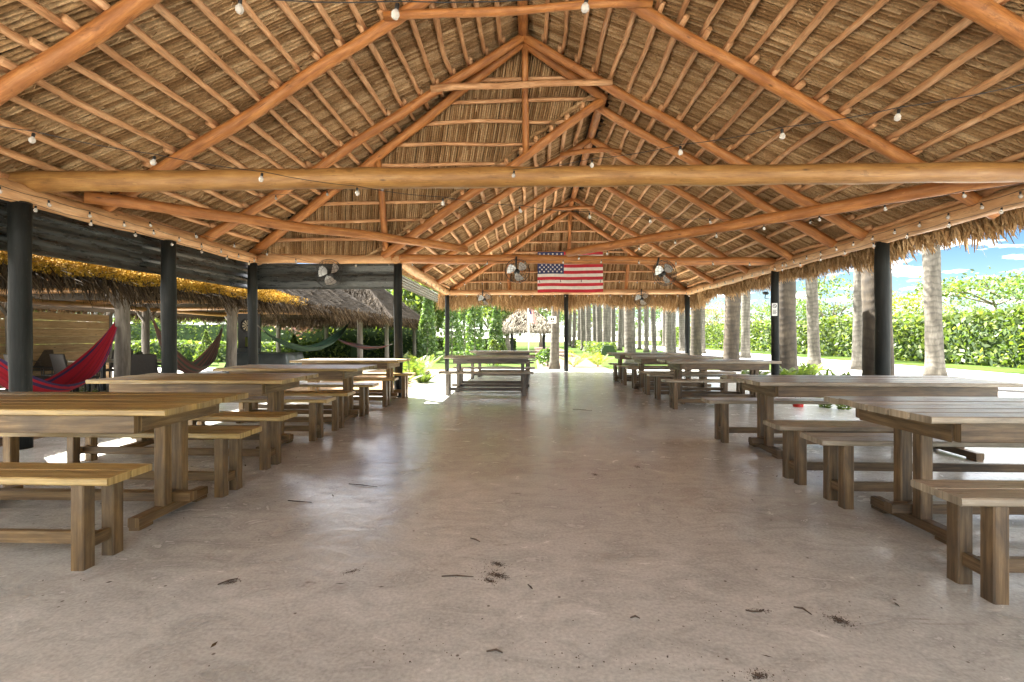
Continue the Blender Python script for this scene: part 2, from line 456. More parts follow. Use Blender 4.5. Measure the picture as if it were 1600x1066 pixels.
M['leaf'] = leafmat('hedge_leaf', (0.034, 0.062, 0.014), (0.078, 0.122, 0.027), (0.155, 0.195, 0.05), trans=0.45)
M['leafdeep'] = leafmat('deep_green_leaf', (0.04, 0.085, 0.024), (0.08, 0.145, 0.04), (0.14, 0.205, 0.065))
M['leafyel'] = leafmat('yellow_green_leaf', (0.09, 0.13, 0.012), (0.16, 0.19, 0.02), (0.24, 0.24, 0.03))
M['leafpink'] = leafmat('mauve_leaf', (0.16, 0.08, 0.09), (0.28, 0.15, 0.16), (0.36, 0.24, 0.22))
M['leaforange'] = leafmat('flame_leaf', (0.06, 0.11, 0.02), (0.11, 0.15, 0.03), (0.32, 0.12, 0.03))
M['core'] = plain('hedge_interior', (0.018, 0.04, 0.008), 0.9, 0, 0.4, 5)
M['bark'] = plain('tree_bark', (0.20, 0.17, 0.14), 0.9, 0, 0.35, 8, 0.5)

def m_palm(name, a, bb, ccol):
    m, nt, b = mat(name)
    tc = nd(nt, 'ShaderNodeTexCoord')
    uv = tc.outputs['UV']; ob = tc.outputs['Object']
    w = nd(nt, 'ShaderNodeTexWave', wave_type='BANDS', bands_direction='X'); w.inputs['Scale'].default_value = 1.7
    w.inputs['Distortion'].default_value = 5.0; w.inputs['Detail'].default_value = 3; w.inputs['Detail Scale'].default_value = 1.5
    nt.links.new(uv, w.inputs['Vector'])
    n = noise(nt, mapping(nt, ob, (1, 1, 0.35)), 4.5, 6, 0.65)
    c = ramp(nt, n, [(0.3, a), (0.52, bb), (0.72, ccol)])
    c = mix(nt, 1.0, c, ramp(nt, w.outputs['Color'], [(0.0, gray(0.72)), (0.3, gray(1.0)), (1, gray(1.08))]), 'MULTIPLY')
    inf = nd(nt, 'ShaderNodeObjectInfo')
    c = mix(nt, 1.0, c, ramp(nt, inf.outputs['Random'], [(0, gray(0.82)), (1, gray(1.15))]), 'MULTIPLY')
    nt.links.new(c, b.inputs['Base Color']); b.inputs['Roughness'].default_value = 0.85
    bump(nt, w.outputs['Color'], b, 0.25, 0.015)
    return m
M['palm'] = m_palm('grey_palm_trunk', (0.034, 0.029, 0.021), (0.075, 0.066, 0.051), (0.14, 0.127, 0.103))
M['palmbrown'] = m_palm('shaded_brown_palm_trunk', (0.014, 0.010, 0.006), (0.038, 0.028, 0.016), (0.078, 0.060, 0.038))  # brown bark with shade from the nearby roof mixed into the colour
M['shaft'] = plain('green_crownshaft', (0.10, 0.19, 0.05), 0.4, 0, 0.2, 3)

def m_corr():
    m, nt, b = mat('black_painted_corrugated_metal')
    tc = nd(nt, 'ShaderNodeTexCoord').outputs['Object']
    n = noise(nt, mapping(nt, tc, (1, 1, 6)), 3, 6, 0.7)
    c = ramp(nt, n, [(0.35, (0.022, 0.025, 0.025)), (0.6, (0.055, 0.06, 0.057)), (0.78, (0.17, 0.17, 0.16))])
    v = nd(nt, 'ShaderNodeTexVoronoi'); v.inputs['Scale'].default_value = 22; nt.links.new(tc, v.inputs['Vector'])
    c = mix(nt, ramp(nt, v.outputs['Distance'], [(0.05, gray(0.7)), (0.12, gray(0))]), c, (0.4, 0.4, 0.36))
    nt.links.new(c, b.inputs['Base Color'])
    nt.links.new(ramp(nt, n, [(0.3, gray(0.18)), (0.7, gray(0.45))]), b.inputs['Roughness'])
    b.inputs['Metallic'].default_value = 0.3
    return m
M['corr'] = m_corr()
M['greycorr'] = plain('grey_corrugated_metal', (0.32, 0.34, 0.33), 0.45, 0.3, 0.3, 8)
M['black'] = plain('black_metal', (0.02, 0.02, 0.021), 0.4, 0.2)
M['wicker'] = plain('dark_wicker', (0.035, 0.028, 0.024), 0.6, 0, 0.35, 60, 0.4)
M['brownwicker'] = plain('brown_wicker', (0.11, 0.075, 0.05), 0.6, 0, 0.35, 60, 0.4)
M['steel'] = plain('brushed_fan_blade', (0.55, 0.56, 0.55), 0.35, 0.5)
M['cable'] = plain('black_cable', (0.012, 0.012, 0.012), 0.5)
M['red'] = plain('flag_red', (0.48, 0.022, 0.035), 0.8, 0, 0.12, 9)
M['white'] = plain('flag_white', (0.74, 0.71, 0.66), 0.8, 0, 0.08, 9)
M['blue'] = plain('flag_blue', (0.028, 0.04, 0.12), 0.8, 0, 0.12, 9)
M['signwhite'] = plain('sign_white', (0.75, 0.75, 0.73), 0.4, 0, 0.05)
M['signblack'] = plain('sign_black', (0.02, 0.02, 0.02), 0.5)
M['redplastic'] = plain('red_plastic', (0.5, 0.03, 0.02), 0.4)
M['greycover'] = plain('dark_grey_vinyl', (0.06, 0.07, 0.07), 0.45, 0, 0.25, 3)
M['cream'] = plain('dartboard_cream', (0.55, 0.47, 0.32), 0.7)
M['stone'] = plain('pale_stone', (0.42, 0.40, 0.37), 0.85, 0, 0.3, 6, 0.4)
M['debris'] = plain('dark_debris', (0.085, 0.06, 0.042), 0.9, 0, 0.4, 30)
def m_bulb():
    m, nt, b = mat('clear_bulb_glass')
    b.inputs['Base Color'].default_value = (0.80, 0.78, 0.73, 1)
    b.inputs['Roughness'].default_value = 0.12
    b.inputs['Transmission Weight'].default_value = 0.6
    b.inputs['IOR'].default_value = 1.3
    return m
M['bulb'] = m_bulb()
def m_hammock(name, cols):
    m, nt, b = mat(name)
    uv = nd(nt, 'ShaderNodeTexCoord').outputs['UV']
    s = nd(nt, 'ShaderNodeSeparateXYZ'); nt.links.new(uv, s.inputs[0])
    r = nd(nt, 'ShaderNodeValToRGB'); r.color_ramp.interpolation = 'CONSTANT'
    els = r.color_ramp.elements
    while len(els) < len(cols): els.new(0.5)
    for i, e in enumerate(els): e.position = i / len(cols); e.color = cols[i] + (1,)
    nt.links.new(s.outputs['Y'], r.inputs['Fac'])
    nt.links.new(r.outputs[0], b.inputs['Base Color']); b.inputs['Roughness'].default_value = 0.85
    n = noise(nt, mapping(nt, uv, (3, 60, 1)), 2, 3); bump(nt, n, b, 0.6, 0.01)
    return m
RD, NV, PK = (0.45, 0.012, 0.03), (0.05, 0.03, 0.10), (0.50, 0.30, 0.33)
M['ham_red'] = m_hammock('red_striped_cloth', [NV, RD, NV, RD, RD, (0.35, 0.01, 0.02), RD, (0.30, 0.01, 0.03), RD, RD, (0.38, 0.012, 0.02), RD, (0.3, .01, .03), RD, RD, RD, NV, RD])
M['ham_brown'] = m_hammock('brown_striped_cloth', [(0.06, 0.045, 0.03), (0.14, 0.05, 0.04), (0.05, 0.06, 0.04), (0.16, 0.07, 0.05)] * 3)
M['ham_green'] = m_hammock('green_cloth', [(0.015, 0.05, 0.025), (0.02, 0.07, 0.035), (0.012, 0.04, 0.022)] * 4)
M['ham_dark'] = m_hammock('dark_striped_cloth', [(0.05, 0.035, 0.03), (0.18, 0.05, 0.05), (0.06, 0.05, 0.05)] * 4)

# ------------------------------------------------------------------ setting: ground sheets
def sheet(name, x0, x1, y0, y1, z, m, kind='structure'):
    b = MB(); b.poly([(x0, y0, z), (x1, y0, z), (x1, y1, z), (x0, y1, z)])
    return tag(b.build(name, m), kind=kind)
sheet('ground', -500, 500, -300, 900, -0.10, M['ground'])
sheet('lawn', -40, 11.6, 18.6, 120, -0.090, M['lawn'])
sheet('roadside_grass', 16.6, 60, -40, 160, -0.086, M['lawn'])
sheet('gravel_drive', 6.5, 16.6, -40, 160, -0.094, M['gravel'])
sheet('palm_bed', 6.3, 8.6, 4, 18.4, -0.088, M['darkgravel'])
sheet('stone_bed', 10.9, 16.2, 7.5, 12.6, -0.088, M['darkgravel'])
sheet('patio', -22, -6.5, -4, 19.0, -0.080, M['patio'])
sheet('mulch_strip', -6.6, -5.70, -6, 10.2, -0.070, M['mulch'])
sheet('planter_soil', -5.9, -3.0, 10.2, 18.4, -0.066, M['mulch'])
sheet('path', 0.2, 3.0, 18.4, 60, -0.082, M['paver'])
# pavilion floor slab (L shaped, real edge)
fb = MB()
out = [(-5.75, -6), (6.05, -6), (6.05, 17.6), (-3.05, 17.6), (-3.05, 9.95), (-5.75, 9.95)]
fb.poly([(x, y, 0) for x, y in out])
for i in range(6):
    a, c = out[i], out[(i + 1) % 6]
    fb.poly([(a[0], a[1], -0.12), (c[0], c[1], -0.12), (c[0], c[1], 0), (a[0], a[1], 0)])
tag(fb.build('floor', M['floor']), kind='structure')

# ------------------------------------------------------------------ main pavilion
X0, ZR, SL = -0.15, 6.06, 0.611       # ridge, rafter centre height, pitch
X2 = 1.20; ZR2 = ZR - SL * (X2 - X0)
EL, ER, EL2 = -5.45, 5.30, -2.85      # eave lines
HY, HZ, HK = 9.30, 2.80, 0.40         # hip plane one: y = HY - HK (z - HZ)
HY2 = 16.75
def zL1(x): return ZR - SL * (X0 - x)
def zR1(x): return ZR - SL * (x - X0)
def zL2(x): return ZR2 - SL * (X2 - x)
def hy(z): return HY - HK * (z - HZ)
def hy2(z): return HY2 - .46 * (z - HZ)
CS = 1 / math.sqrt(1 + SL * SL)
NL = Vector((-SL, 0, 1)) * CS; NR = Vector((SL, 0, 1)) * CS
NH = Vector((0, 1, HK)) / math.sqrt(1 + HK * HK)
def PL1(x, y, off=0): return Vector((x, y, zL1(x))) + NL * off
def PR1(x, y, off=0): return Vector((x, y, zR1(x))) + NR * off
def PL2(x, y, off=0): return Vector((x, y, zL2(x))) + NL * off
def PH1(x, z, off=0): return Vector((x, hy(z), z)) + NH * off
def PH2(x, z, off=0): return Vector((x, hy2(z), z)) + NH * off

pav = thing('thatched_pavilion', 'large open pavilion with palm thatched roof on orange log rafters and charcoal posts', 'pavilion', (0, 0, 0))
def part(b, name, m, smooth=True): return b.build(name, M[m] if isinstance(m, str) else m, pav, smooth)
def one(name, m, *a, **k):
    b = MB(); b.log(*a, **k); return part(b, name, m)

# posts
for (x, y, r) in [(EL, 0.1, .1), (EL, 2.55, .1), (EL, 4.92, .094), (EL, 7.02, .098), (EL, 9.2, .086), (-2.64, 9.4, .082),
                  (EL2 - .1, 16.6, .075), (ER, 2.5, .1), (ER, 5.0, .1), (ER, 7.56, .095), (ER, 10.8, .082), (ER, 16.8, .085),
                  (1.15, 16.6, .075), (ER, 0, .1), (EL, -2.4, .1), (ER, -2.4, .1)]:
    one('post', 'post', (x, y, -0.02), (x, y, 2.62), r * 1.02, r, wander=.006, sides=14)
# eave beams
EZ = 2.71
for (a, c, r) in [((EL, -4.0), (EL, 2.6), .105), ((EL, 2.4), (EL, 9.4), .105), ((EL + .1, 9.25), (-2.6, 9.36), .085), ((-2.66, 9.3), (EL2 - .12, 16.8), .10),
                  ((EL2 - .3, 16.65), (ER + .2, 16.65), .085), ((ER, -4.0), (ER, 5.2), .115), ((ER, 5.0), (ER, 10.9), .115), ((ER, 10.6), (ER, 17.0), .105)]:
    one('eave_beam', 'eave', (a[0], a[1], EZ), (c[0], c[1], EZ), r * 1.04, r, wander=.008, sides=12)
# tie beams
one('tie_beam', 'beam', at(-130, 286, 5.0), at(1690, 268, 5.0), .112, .098, wander=.006, sides=14)
one('tie_beam', 'log', at(612, 404, 9.36), at(1222, 409, 10.75), .095, .085, wander=.01, sides=12)
one('tie_beam', 'beam', (EL - .3, 0.1, 2.86), (ER + .3, 0.1, 2.86), .13, .12)
# diagonal braces in plan
one('brace', 'log', (EL + .1, 5.55, 2.86), (-1.30, 9.4, 2.90), .075, .07, wander=.01)
one('brace', 'log', (5.5, 4.75, 2.86), (.70, 9.6, 2.84), .085, .075, wander=.01)
# ridge poles
one('ridge_pole', 'log', (X0, -4.0, ZR + .05), (X0, 8.1, ZR + .05), .085, .08, seg=.6)
one('ridge_pole', 'log', (X2, 8.3, ZR2 + .06), (X2, 15.75, ZR2 + .06), .085, .08, seg=.6)
# rafters
R1 = [-1.95, 0.05, 2.05, 4.02, 5.92, 7.85]
R2 = [9.98, 11.95, 14.2]
for y in R1:
    one('rafter', 'log', PL1(EL - .15, y), PL1(X0 + .04, y), .080, .068, wander=.014, sides=12)
for y in R1 + [8.62]:
    xs = X0 - .04 if y < 8 else 0.9
    one('rafter', 'log', PR1(ER + .15, y), PR1(xs, y), .080, .068, wander=.014, sides=12)
for y in R2:
    one('rafter', 'log', PR1(ER + .15, y), PR1(X2 - .04, y), .075, .062, wander=.012)
    one('rafter', 'log', PL2(EL2 - .12, y), PL2(X2 + .04, y), .075, .062, wander=.012)
# hip and valley rafters
one('hip_rafter', 'log', PH1(EL - .05, zL1(EL)), PH1(X0, ZR), .09, .075)
one('hip_rafter', 'log', PH1(X0, ZR), PH1(X2 + .05, ZR2), .08, .075)
one('valley_rafter', 'log', PH1(EL2 - .05, zL2(EL2)), PH1(X2, ZR2), .085, .075)
one('hip_rafter', 'log', PH2(EL2, zL2(EL2)), PH2(X2, ZR2), .085, .075)
one('hip_rafter', 'log', PH2(ER, zR1(ER)), PH2(X2, ZR2), .085, .075)
# jack rafters on the two hips
for (f, x, za, zb) in [(PH1, X0 + .03, zL2(X0), ZR), (PH1, EL2 + .02, 2.75, zL1(EL2)), (PH2, X2, 2.75, ZR2), (PH2, X2 - 2.0, 2.75, zL2(X2 - 2.0)), (PH2, X2 + 2.0, 2.75, zR1(X2 + 2.0))]:
    one('jack_rafter', 'log', f(x, za, .0), f(x + random.uniform(-.04, .04), zb, .0), .06, .055)
# collar ties
def rx1(z): return (ZR - z) / SL
for (y, z, c0, hw) in [(5.83, 5.12, X0, 0), (7.77, 5.22, X0, 0), (2.0, 5.1, X0, 0), (9.9, 4.92, X2, 1), (11.9, 4.92, X2, 1), (14.1, 4.92, X2, 1)]:
    w = ((ZR2 if hw else ZR) - z) / SL + .12
    one('collar_tie', 'pole' if y == 7.77 else 'log', (c0 - w, y, z - .02), (c0 + w * .95, y, z + .03), .055, .045, wander=.02, bow=.03)

# purlins: small poles on top of the rafters, one pole per bay
PO = 0.078 + 0.034
pur = []
SP = 0.268
def add_pur(p, q, r=None):
    r = r or random.uniform(.035, .045)
    pur.append((p, q, r))
bays = [(-3.8, -1.95), (-1.95, .05), (.05, 2.05), (2.05, 4.02), (4.02, 5.92), (5.92, 7.85)]
for k in range(1, 21):
    xo = k * SP
    for bi, (a, c) in enumerate(bays):
        s = .035 * (bi % 2)
        j = random.uniform(-.02, .02)
        for side in (-1, 1):
            if side < 0:
                x = X0 - xo - s
                if x < EL - .1: continue
                add_pur(PL1(x + j, a - .12, PO), PL1(x - j, c + .12, PO))
            else:
                x = X0 + xo + s
                if x > ER + .3: continue
                add_pur(PR1(x + j, a - .12, PO), PR1(x - j, c + .12, PO))
    # past the last full rafter
    x = X0 - xo; ye = hy(zL1(x))
    if x > EL and ye > 7.95: add_pur(PL1(x, 7.75, PO), PL1(x, ye + .05, PO))
    x = X0 + xo
    if x < X2: add_pur(PR1(x, 7.75, PO), PR1(x, hy(zR1(x)) + .05, PO))
    elif x < ER + .3:
        for (a, c) in [(7.85, 9.98), (9.98, 11.95), (11.95, 14.2), (14.2, hy2(max(2.8, zR1(x))))]:
            if c > a: add_pur(PR1(x + random.uniform(-.02, .02), a - .12, PO), PR1(x, c + .1, PO))
    x = X2 - xo
    if x > EL2 - .1:
        y0 = hy(zL2(x))
        for (a, c) in [(y0, 9.98), (9.98, 11.95), (11.95, 14.2), (14.2, hy2(max(2.8, zL2(x))))]:
            if c > a + .1: add_pur(PL2(x + random.uniform(-.02, .02), a - .1, PO), PL2(x, c + .1, PO))
z = 3.05
while z < ZR - .3:
    xa = X0 - (ZR - z) / SL
    xb = X2 - (ZR2 - z) / SL if z < ZR2 else X0 + (ZR - z) / SL
    add_pur(PH1(xa, z, .085), PH1(xb, z + random.uniform(-.02, .02), .085), .035)
    z += .315
z = 3.05
while z < ZR2 - .25:
    add_pur(PH2(X2 - (ZR2 - z) / SL, z, .085), PH2(X2 + (ZR2 - z) / SL, z, .085), .035)
    z += .315
def proj(p):
    dx, dy = p[0], p[1]
    d = -math.sin(YAW) * dx + math.cos(YAW) * dy
    if d < .3: return None
    return 800 + F * (math.cos(YAW) * dx + math.sin(YAW) * dy) / d, 526 - F * (p[2] - CAMZ) / d, d
def seen(p, q):
    best = 0
    for i in range(9):
        r = proj(p.lerp(q, i / 8))
        if r and 0 < r[0] < 1600 and 0 < r[1] < 1066: best += (p - q).length / r[2] ** 2
    return best
pur.sort(key=lambda t: -seen(t[0], t[1]))
rest = MB()
for i, (p, q, r) in enumerate(pur):
    tgt = MB() if i < 98 else rest
    tgt.log(p, q, r, r * random.uniform(.75, 1.0), wander=random.choice((.006, .012, .022)), sides=7, seg=.3)
    if i < 98: part(tgt, 'purlin', 'pole')
tag(part(rest, 'purlin', 'pole'), kind='stuff')

# thatch underside: ribs of folded palm leaf, layer over layer
TO = PO + .068
def ribs(surf, u0, u1, smax, limit, pitch=.052, tilt=-.24, wf=1.0):
    """surf(u, s)->point on plane, normal; ribs start at s=0 and run down to smax(u); limit(u,s) True where kept"""
    V = []; Fc = []
    u = u0
    while u < u1:
        u += pitch * random.uniform(.85, 1.15)
        s = -random.random() * .3
        ph = .9 * math.sin(u * 1.7) + random.uniform(-.25, .25); am = random.uniform(.010, .02)
        sm = smax
        while s < sm:
            ln = random.uniform(.5, 1.3)
            e = min(s + ln, sm)
            w = pitch * wf * random.uniform(.25, .37); dp = random.uniform(.020, .034)
            lift0 = random.uniform(.0, .012); lift1 = random.uniform(-.012, .004)
            base = len(V); ok = True; rows = 0
            ns = max(3, int(ln / .16))
            for i in range(ns + 1):
                t = i / ns; ss = s + (e + .05 - s) * t
                uu = u + tilt * ss + am * math.sin(2.1 * ss + ph) + random.uniform(-.003, .003)
                if not limit(uu, ss):
                    if rows: break
                    continue
                P, N, T = surf(uu, max(ss, 0))
                lf = lift0 + (lift1 - lift0) * t - .012 * math.sin(PI * ((ss / .3) % 1)) * .6
                V += [P + T * (-w) + N * (lf + dp), P + T * (-w * .45) + N * (lf - dp * .4), P + T * (w * .35) + N * (lf - dp * .5), P + T * w + N * (lf + dp * .9)]
                rows += 1
            if rows < 2:
                del V[base:]
            else:
                for i in range(rows - 1):
                    for k in range(3):
                        a = base + i * 4 + k
                        Fc.append((a, a + 1, a + 5, a + 4))
            s = e
    return V, Fc
def ribmesh(name, V, Fc):
    me = bpy.data.meshes.new(name); me.from_pydata([tuple(v) for v in V], [], Fc)
    me.materials.append(M['thatch']); me.update()
    o = bpy.data.objects.new(name, me); col.objects.link(o); o.parent = pav
    return o
TY = Vector((0, 1, 0)); TX = Vector((1, 0, 0))
sl = lambda s: s * CS
V, Fc = ribs(lambda u, s: (PL1(X0 - sl(s), u, TO), NL, TY), -3.7, 11.4, (X0 - EL + .25) / CS,
             lambda u, s: -4.0 < u < hy(zL1(X0 - sl(s))) + .1)
ribmesh('thatch', V, Fc)
V, Fc = ribs(lambda u, s: (PR1(X0 + sl(s), u, TO), NR, TY), -3.7, 19.5, (ER + .38 - X0) / CS,
             lambda u, s: -4.0 < u < (hy(zR1(X0 + sl(s))) + .1 if X0 + sl(s) < X2 else hy2(max(2.5, zR1(X0 + sl(s)))) + .1))
ribmesh('thatch', V, Fc)
V, Fc = ribs(lambda u, s: (PL2(X2 - sl(s), u, TO), NL, TY), 7.8, 18.5, (X2 - EL2 + .25) / CS,
             lambda u, s: hy(zL2(X2 - sl(s))) - .1 < u < hy2(max(2.6, zL2(X2 - sl(s)))) + .1)
ribmesh('thatch', V, Fc)
hs = 1 / math.sqrt(1 + HK * HK)
def up1(x): return min(zL1(x), zR1(x))
V, Fc = ribs(lambda u, s: (PH1(u, ZR + .05 - s * hs, .085 + .072), NH, TX), -5.4, 2.4, (ZR - 2.65) / hs,
             lambda u, s: EL - .2 < u < X2 and (zL2(u) + .0 if u > EL2 else 2.6) < ZR + .05 - s * hs < up1(u) + .12, pitch=.040, tilt=-.2, wf=1.65)
ribmesh('thatch', V, Fc)
V, Fc = ribs(lambda u, s: (PH2(u, ZR2 + .05 - s * hs, .085 + .072), NH, TX), -3.5, 6.3, (ZR2 - 2.45) / hs,
             lambda u, s: ZR2 + .05 - s * hs < min(zL2(u), zR1(u)) + .12, pitch=.048, tilt=-.06, wf=1.55)
ribmesh('thatch', V, Fc)
# outer thatch cover, a hand's breadth above the ribs
TC = TO + .06
cv = MB()
def cpoly(pts): cv.poly(pts)
def grid_L1(): pass
xe = EL - .3
cpoly([PL1(xe, -4.1, TC), PL1(X0, -4.1, TC), PL1(X0, hy(ZR) + .3, TC), PL1(xe, hy(zL1(xe)) + .3, TC)])
xe = ER + .48
cpoly([PR1(X0, -4.1, TC), PR1(xe, -4.1, TC), PR1(xe, hy2(2.8) + .6, TC), PR1(X2, hy2(ZR2) + .3, TC), PR1(X2, hy(ZR2) + .1, TC), PR1(X0, hy(ZR) + .3, TC)])
xe = EL2 - .3
cpoly([PL2(X2 + .02, hy(ZR2) + .16, TC), PL2(X2 + .02, hy2(ZR2) + .3, TC), PL2(xe, hy2(2.8) + .3, TC), PL2(xe, hy(zL2(xe)) + .2, TC)])
ho = .085 + .14
cpoly([PH1(EL - .3, 2.65, ho), PH1(EL2 - .1, 2.65, ho), PH1(X2, ZR2 + .06, ho), PH1(X0, ZR + .15, ho), PH1(EL - .3, zL1(EL - .3) + .1, ho)])
cpoly([PH2(EL2 - .3, 2.45, ho), PH2(ER + .9, 2.40, ho), PH2(X2, ZR2 + .15, ho)])
for (x, z0r, ya, yb) in [(X0, ZR, -4.1, hy(ZR) + .5), (X2, ZR2, hy(ZR2) + .12, hy2(ZR2) + .5)]:
    zt = z0r + TC / CS - .02
    for s_ in (-1, 1):
        cpoly([(x, ya, zt + .05), (x, yb, zt + .05), (x + s_ * .5, yb, zt - .5 * SL + .05), (x + s_ * .5, ya, zt - .5 * SL + .05)])
# stuffing along the hip and valley lines
for (p_, q_) in [(PH1(EL - .2, zL1(EL - .2), .33), PH1(X0, ZR + .2, .33)), (PH1(X0, ZR + .2, .33), PH1(X2 + .1, ZR2 + .15, .33)), (PH1(EL2 - .2, zL2(EL2) + .2, .33), PH1(X2, ZR2 + .3, .33)),
                 (PH2(EL2 - .2, zL2(EL2) + .1, .2), PH2(X2, ZR2 + .2, .2)), (PH2(ER + .3, zR1(ER), .2), PH2(X2, ZR2 + .2, .2))]:
    b = MB(); b.log(p_, q_, .16, .15, wander=.02, sides=9); part(b, 'thatch_roll', 'thatch')

part(cv, 'roof_cover', 'thatchback', False)

def fringe_strip(p, q, drop, outv, n, m, name, parent, wid=.016, jz=.06, jo=.12, thick=.0):
    """hanging frond tips along an eave line p->q"""
    p = np.array(p); q = np.array(q); outv = np.array(outv, float)
    t = rng.random(n)
    base = p + (q - p) * t[:, None] + outv * (rng.random(n)[:, None] * jo) + np.array([0, 0, 1.]) * (rng.normal(0, jz, n)[:, None])
    along = (q - p) / np.linalg.norm(q - p)
    ln = drop * (0.55 + .6 * rng.random(n) ** 1.5)
    ln *= .8 + .3 * np.sin(t * np.linalg.norm(q - p) * 2.3 + 1) * np.sin(t * np.linalg.norm(q - p) * .9)
    tip = base + np.array([0, 0, -1.]) * ln[:, None] + outv * (rng.normal(.10, .10, n) * ln / .4)[:, None] + along * (rng.normal(0, .25, n) * ln)[:, None]
    w = wid * (.5 + rng.random(n))
    ang = rng.random(n) * PI
    wd = along * np.cos(ang)[:, None] + outv * np.sin(ang)[:, None]
    Q = np.stack([base - wd * w[:, None], base + wd * w[:, None], tip + wd * w[:, None] * .25, tip - wd * w[:, None] * .25], 1)
    return Q
Qs = []
exr = ER + .40
for _ in (0,):
    Qs.append(fringe_strip((exr, -4.0, zR1(exr) + .22), (exr, 17.3, zR1(exr) + .20), .30, (1, 0, 0), 11000, 'fringe', '', pav, jo=.14))
    Qs.append(fringe_strip((ER + .25, -4.0, zR1(ER + .25) + .14), (ER + .25, 17.3, zR1(ER + .25) + .14), .24, (1, 0, 0), 6500, 'fringe', '', pav, jo=.2))
    Qs.append(fringe_strip((EL2 - .5, 17.0, 2.62), (ER + .8, 17.0, 2.62), .50, (0, 1, 0), 8500, 'fringe', '', pav, jo=.2))
    Qs.append(fringe_strip((EL2 - .4, 16.9, 2.70), (ER + .5, 16.9, 2.70), .40, (0, 1, 0), 4500, 'fringe', '', pav, jo=.1))
quads_mesh('fringe', np.concatenate(Qs), M['fringe'], pav)
# loose leaf ends poking out of the underside
n = 9000
Qs = []
for (side) in (-1, 1):
    xs = X0 + side * (0.2 + rng.random(n) * 5.1); ys = 1.5 + rng.random(n) ** 1.2 * 14
    lim = np.array([hy(zL1(x)) if x < 0 else (hy2(max(2.8, zR1(x))) if x > X2 else hy(zR1(x))) for x in xs])
    k = ys < lim - .05; xs, ys = xs[k], ys[k]
    zc = ZR - SL * np.abs(xs - X0)
    N = np.array(NR if side > 0 else NL)
    P = np.stack([xs, ys, zc], 1) + N * (TO - .012)
    dn = np.array([side, -.2, -SL]); dn = dn / np.linalg.norm(dn)
    ln = .03 + .07 * rng.random(len(xs)); w = .003 + .007 * rng.random(len(xs))
    rnd = rng.normal(0, .25, (len(xs), 3))
    dd = dn + rnd - N * (rng.random(len(xs))[:, None] * .25)
    tp = P + dd * ln[:, None]
    wv = np.array([0, 1., 0]) * w[:, None]
    Qs.append(np.stack([P - wv, P + wv, tp + wv * .3, tp - wv * .3], 1))
tag(quads_mesh('leaf_tips', np.concatenate(Qs), M['thatch'], pav), kind='stuff')

# black corrugated fascia sheets along the low side, and the grey gutter sheet further on
def corr(p, q, z0, z1, outv, m, pitch=.14, amp=.016):
    b = MB(); p = Vector(p); q = Vector(q); o = Vector(outv)
    n = int((z1 - z0) / pitch * 6)
    for e in range(2):
        for i in range(n + 1):
            z = z0 + (z1 - z0) * i / n
            ph = (i % 6) / 6
            off = amp if ph < .2 else (-amp if .45 < ph < .9 else 0)
            pt = (p if e == 0 else q) + o * off
            b.v.append((pt.x, pt.y, z))
    for i in range(n):
        b.face([i, i + 1, n + 2 + i, n + 1 + i], [(0, 0), (0, 1), (1, 1), (1, 0)])
    return part(b, 'metal_panel', m, False)
corr((EL - .17, -3.8, 0), (EL - .17, 5.1, 0), 2.10, 2.66, (1, 0, 0), 'corr')
corr((EL - .15, 5.0, 0), (EL - .15, 6.7, 0), 2.11, 2.66, (1, 0, 0), 'corr')
corr((EL - .165, 6.5, 0), (EL - .165, 9.35, 0), 2.12, 2.67, (1, 0, 0), 'corr', .19)
corr((EL - .1, 9.42, 0), (-2.74, 9.50, 0), 2.13, 2.64, (0, 1, 0), 'corr', .3, .006)
corr((EL2 - .20, 9.55, 0), (EL2 - .38, 16.4, 0), 2.34, 2.66, (1, 0, 0), 'greycorr', .07)

# ------------------------------------------------------------------ tables and benches
def make_table(Ln, D, top, leg):
    r = thing('picnic_table', 'x', 'table')
    b = MB(); n = 6; w = D / n
    for i in range(n): b.box(-Ln / 2, Ln / 2, -D / 2 + i * w + .003, -D / 2 + (i + 1) * w - .003, .722 + random.uniform(-.002, .002), .760 + random.uniform(-.002, .003), .006, jit=.012, axis=0)
    b.build('tabletop', top, r)
    for s in (-1, 1):
        b = MB(); b.box(-Ln / 2 + .2, Ln / 2 - .2, s * (D / 2 - .06) - .02, s * (D / 2 - .06) + .02, .612, .7195, .004); b.build('apron', leg, r)
        xe = s * (Ln / 2 - .27)
        b = MB(); b.box(xe + s * .040, xe + s * .078, -D / 2 + .09, D / 2 - .09, .615, .7185, .004); b.build('cross_rail', leg, r)
        for t in (-1, 1):
            b = MB(); b.box(xe - .036, xe + .036, t * .078 - .036, t * .078 + .036, .082, .7185, .006); b.build('leg', leg, r)
        b = MB(); b.box(xe - .036, xe + .036, -.32, .32, .020, .08, .006)
        for t in (-1, 1): b.box(xe - .033, xe + .033, t * .26 - .055, t * .26 + .055, 0.0, .0205, .003)
        b.build('foot', leg, r)
    b = MB(); b.box(-Ln / 2 + .12, Ln / 2 - .12, -.034, .034, .084, .145, .005); b.build('stretcher', leg, r)
    return r
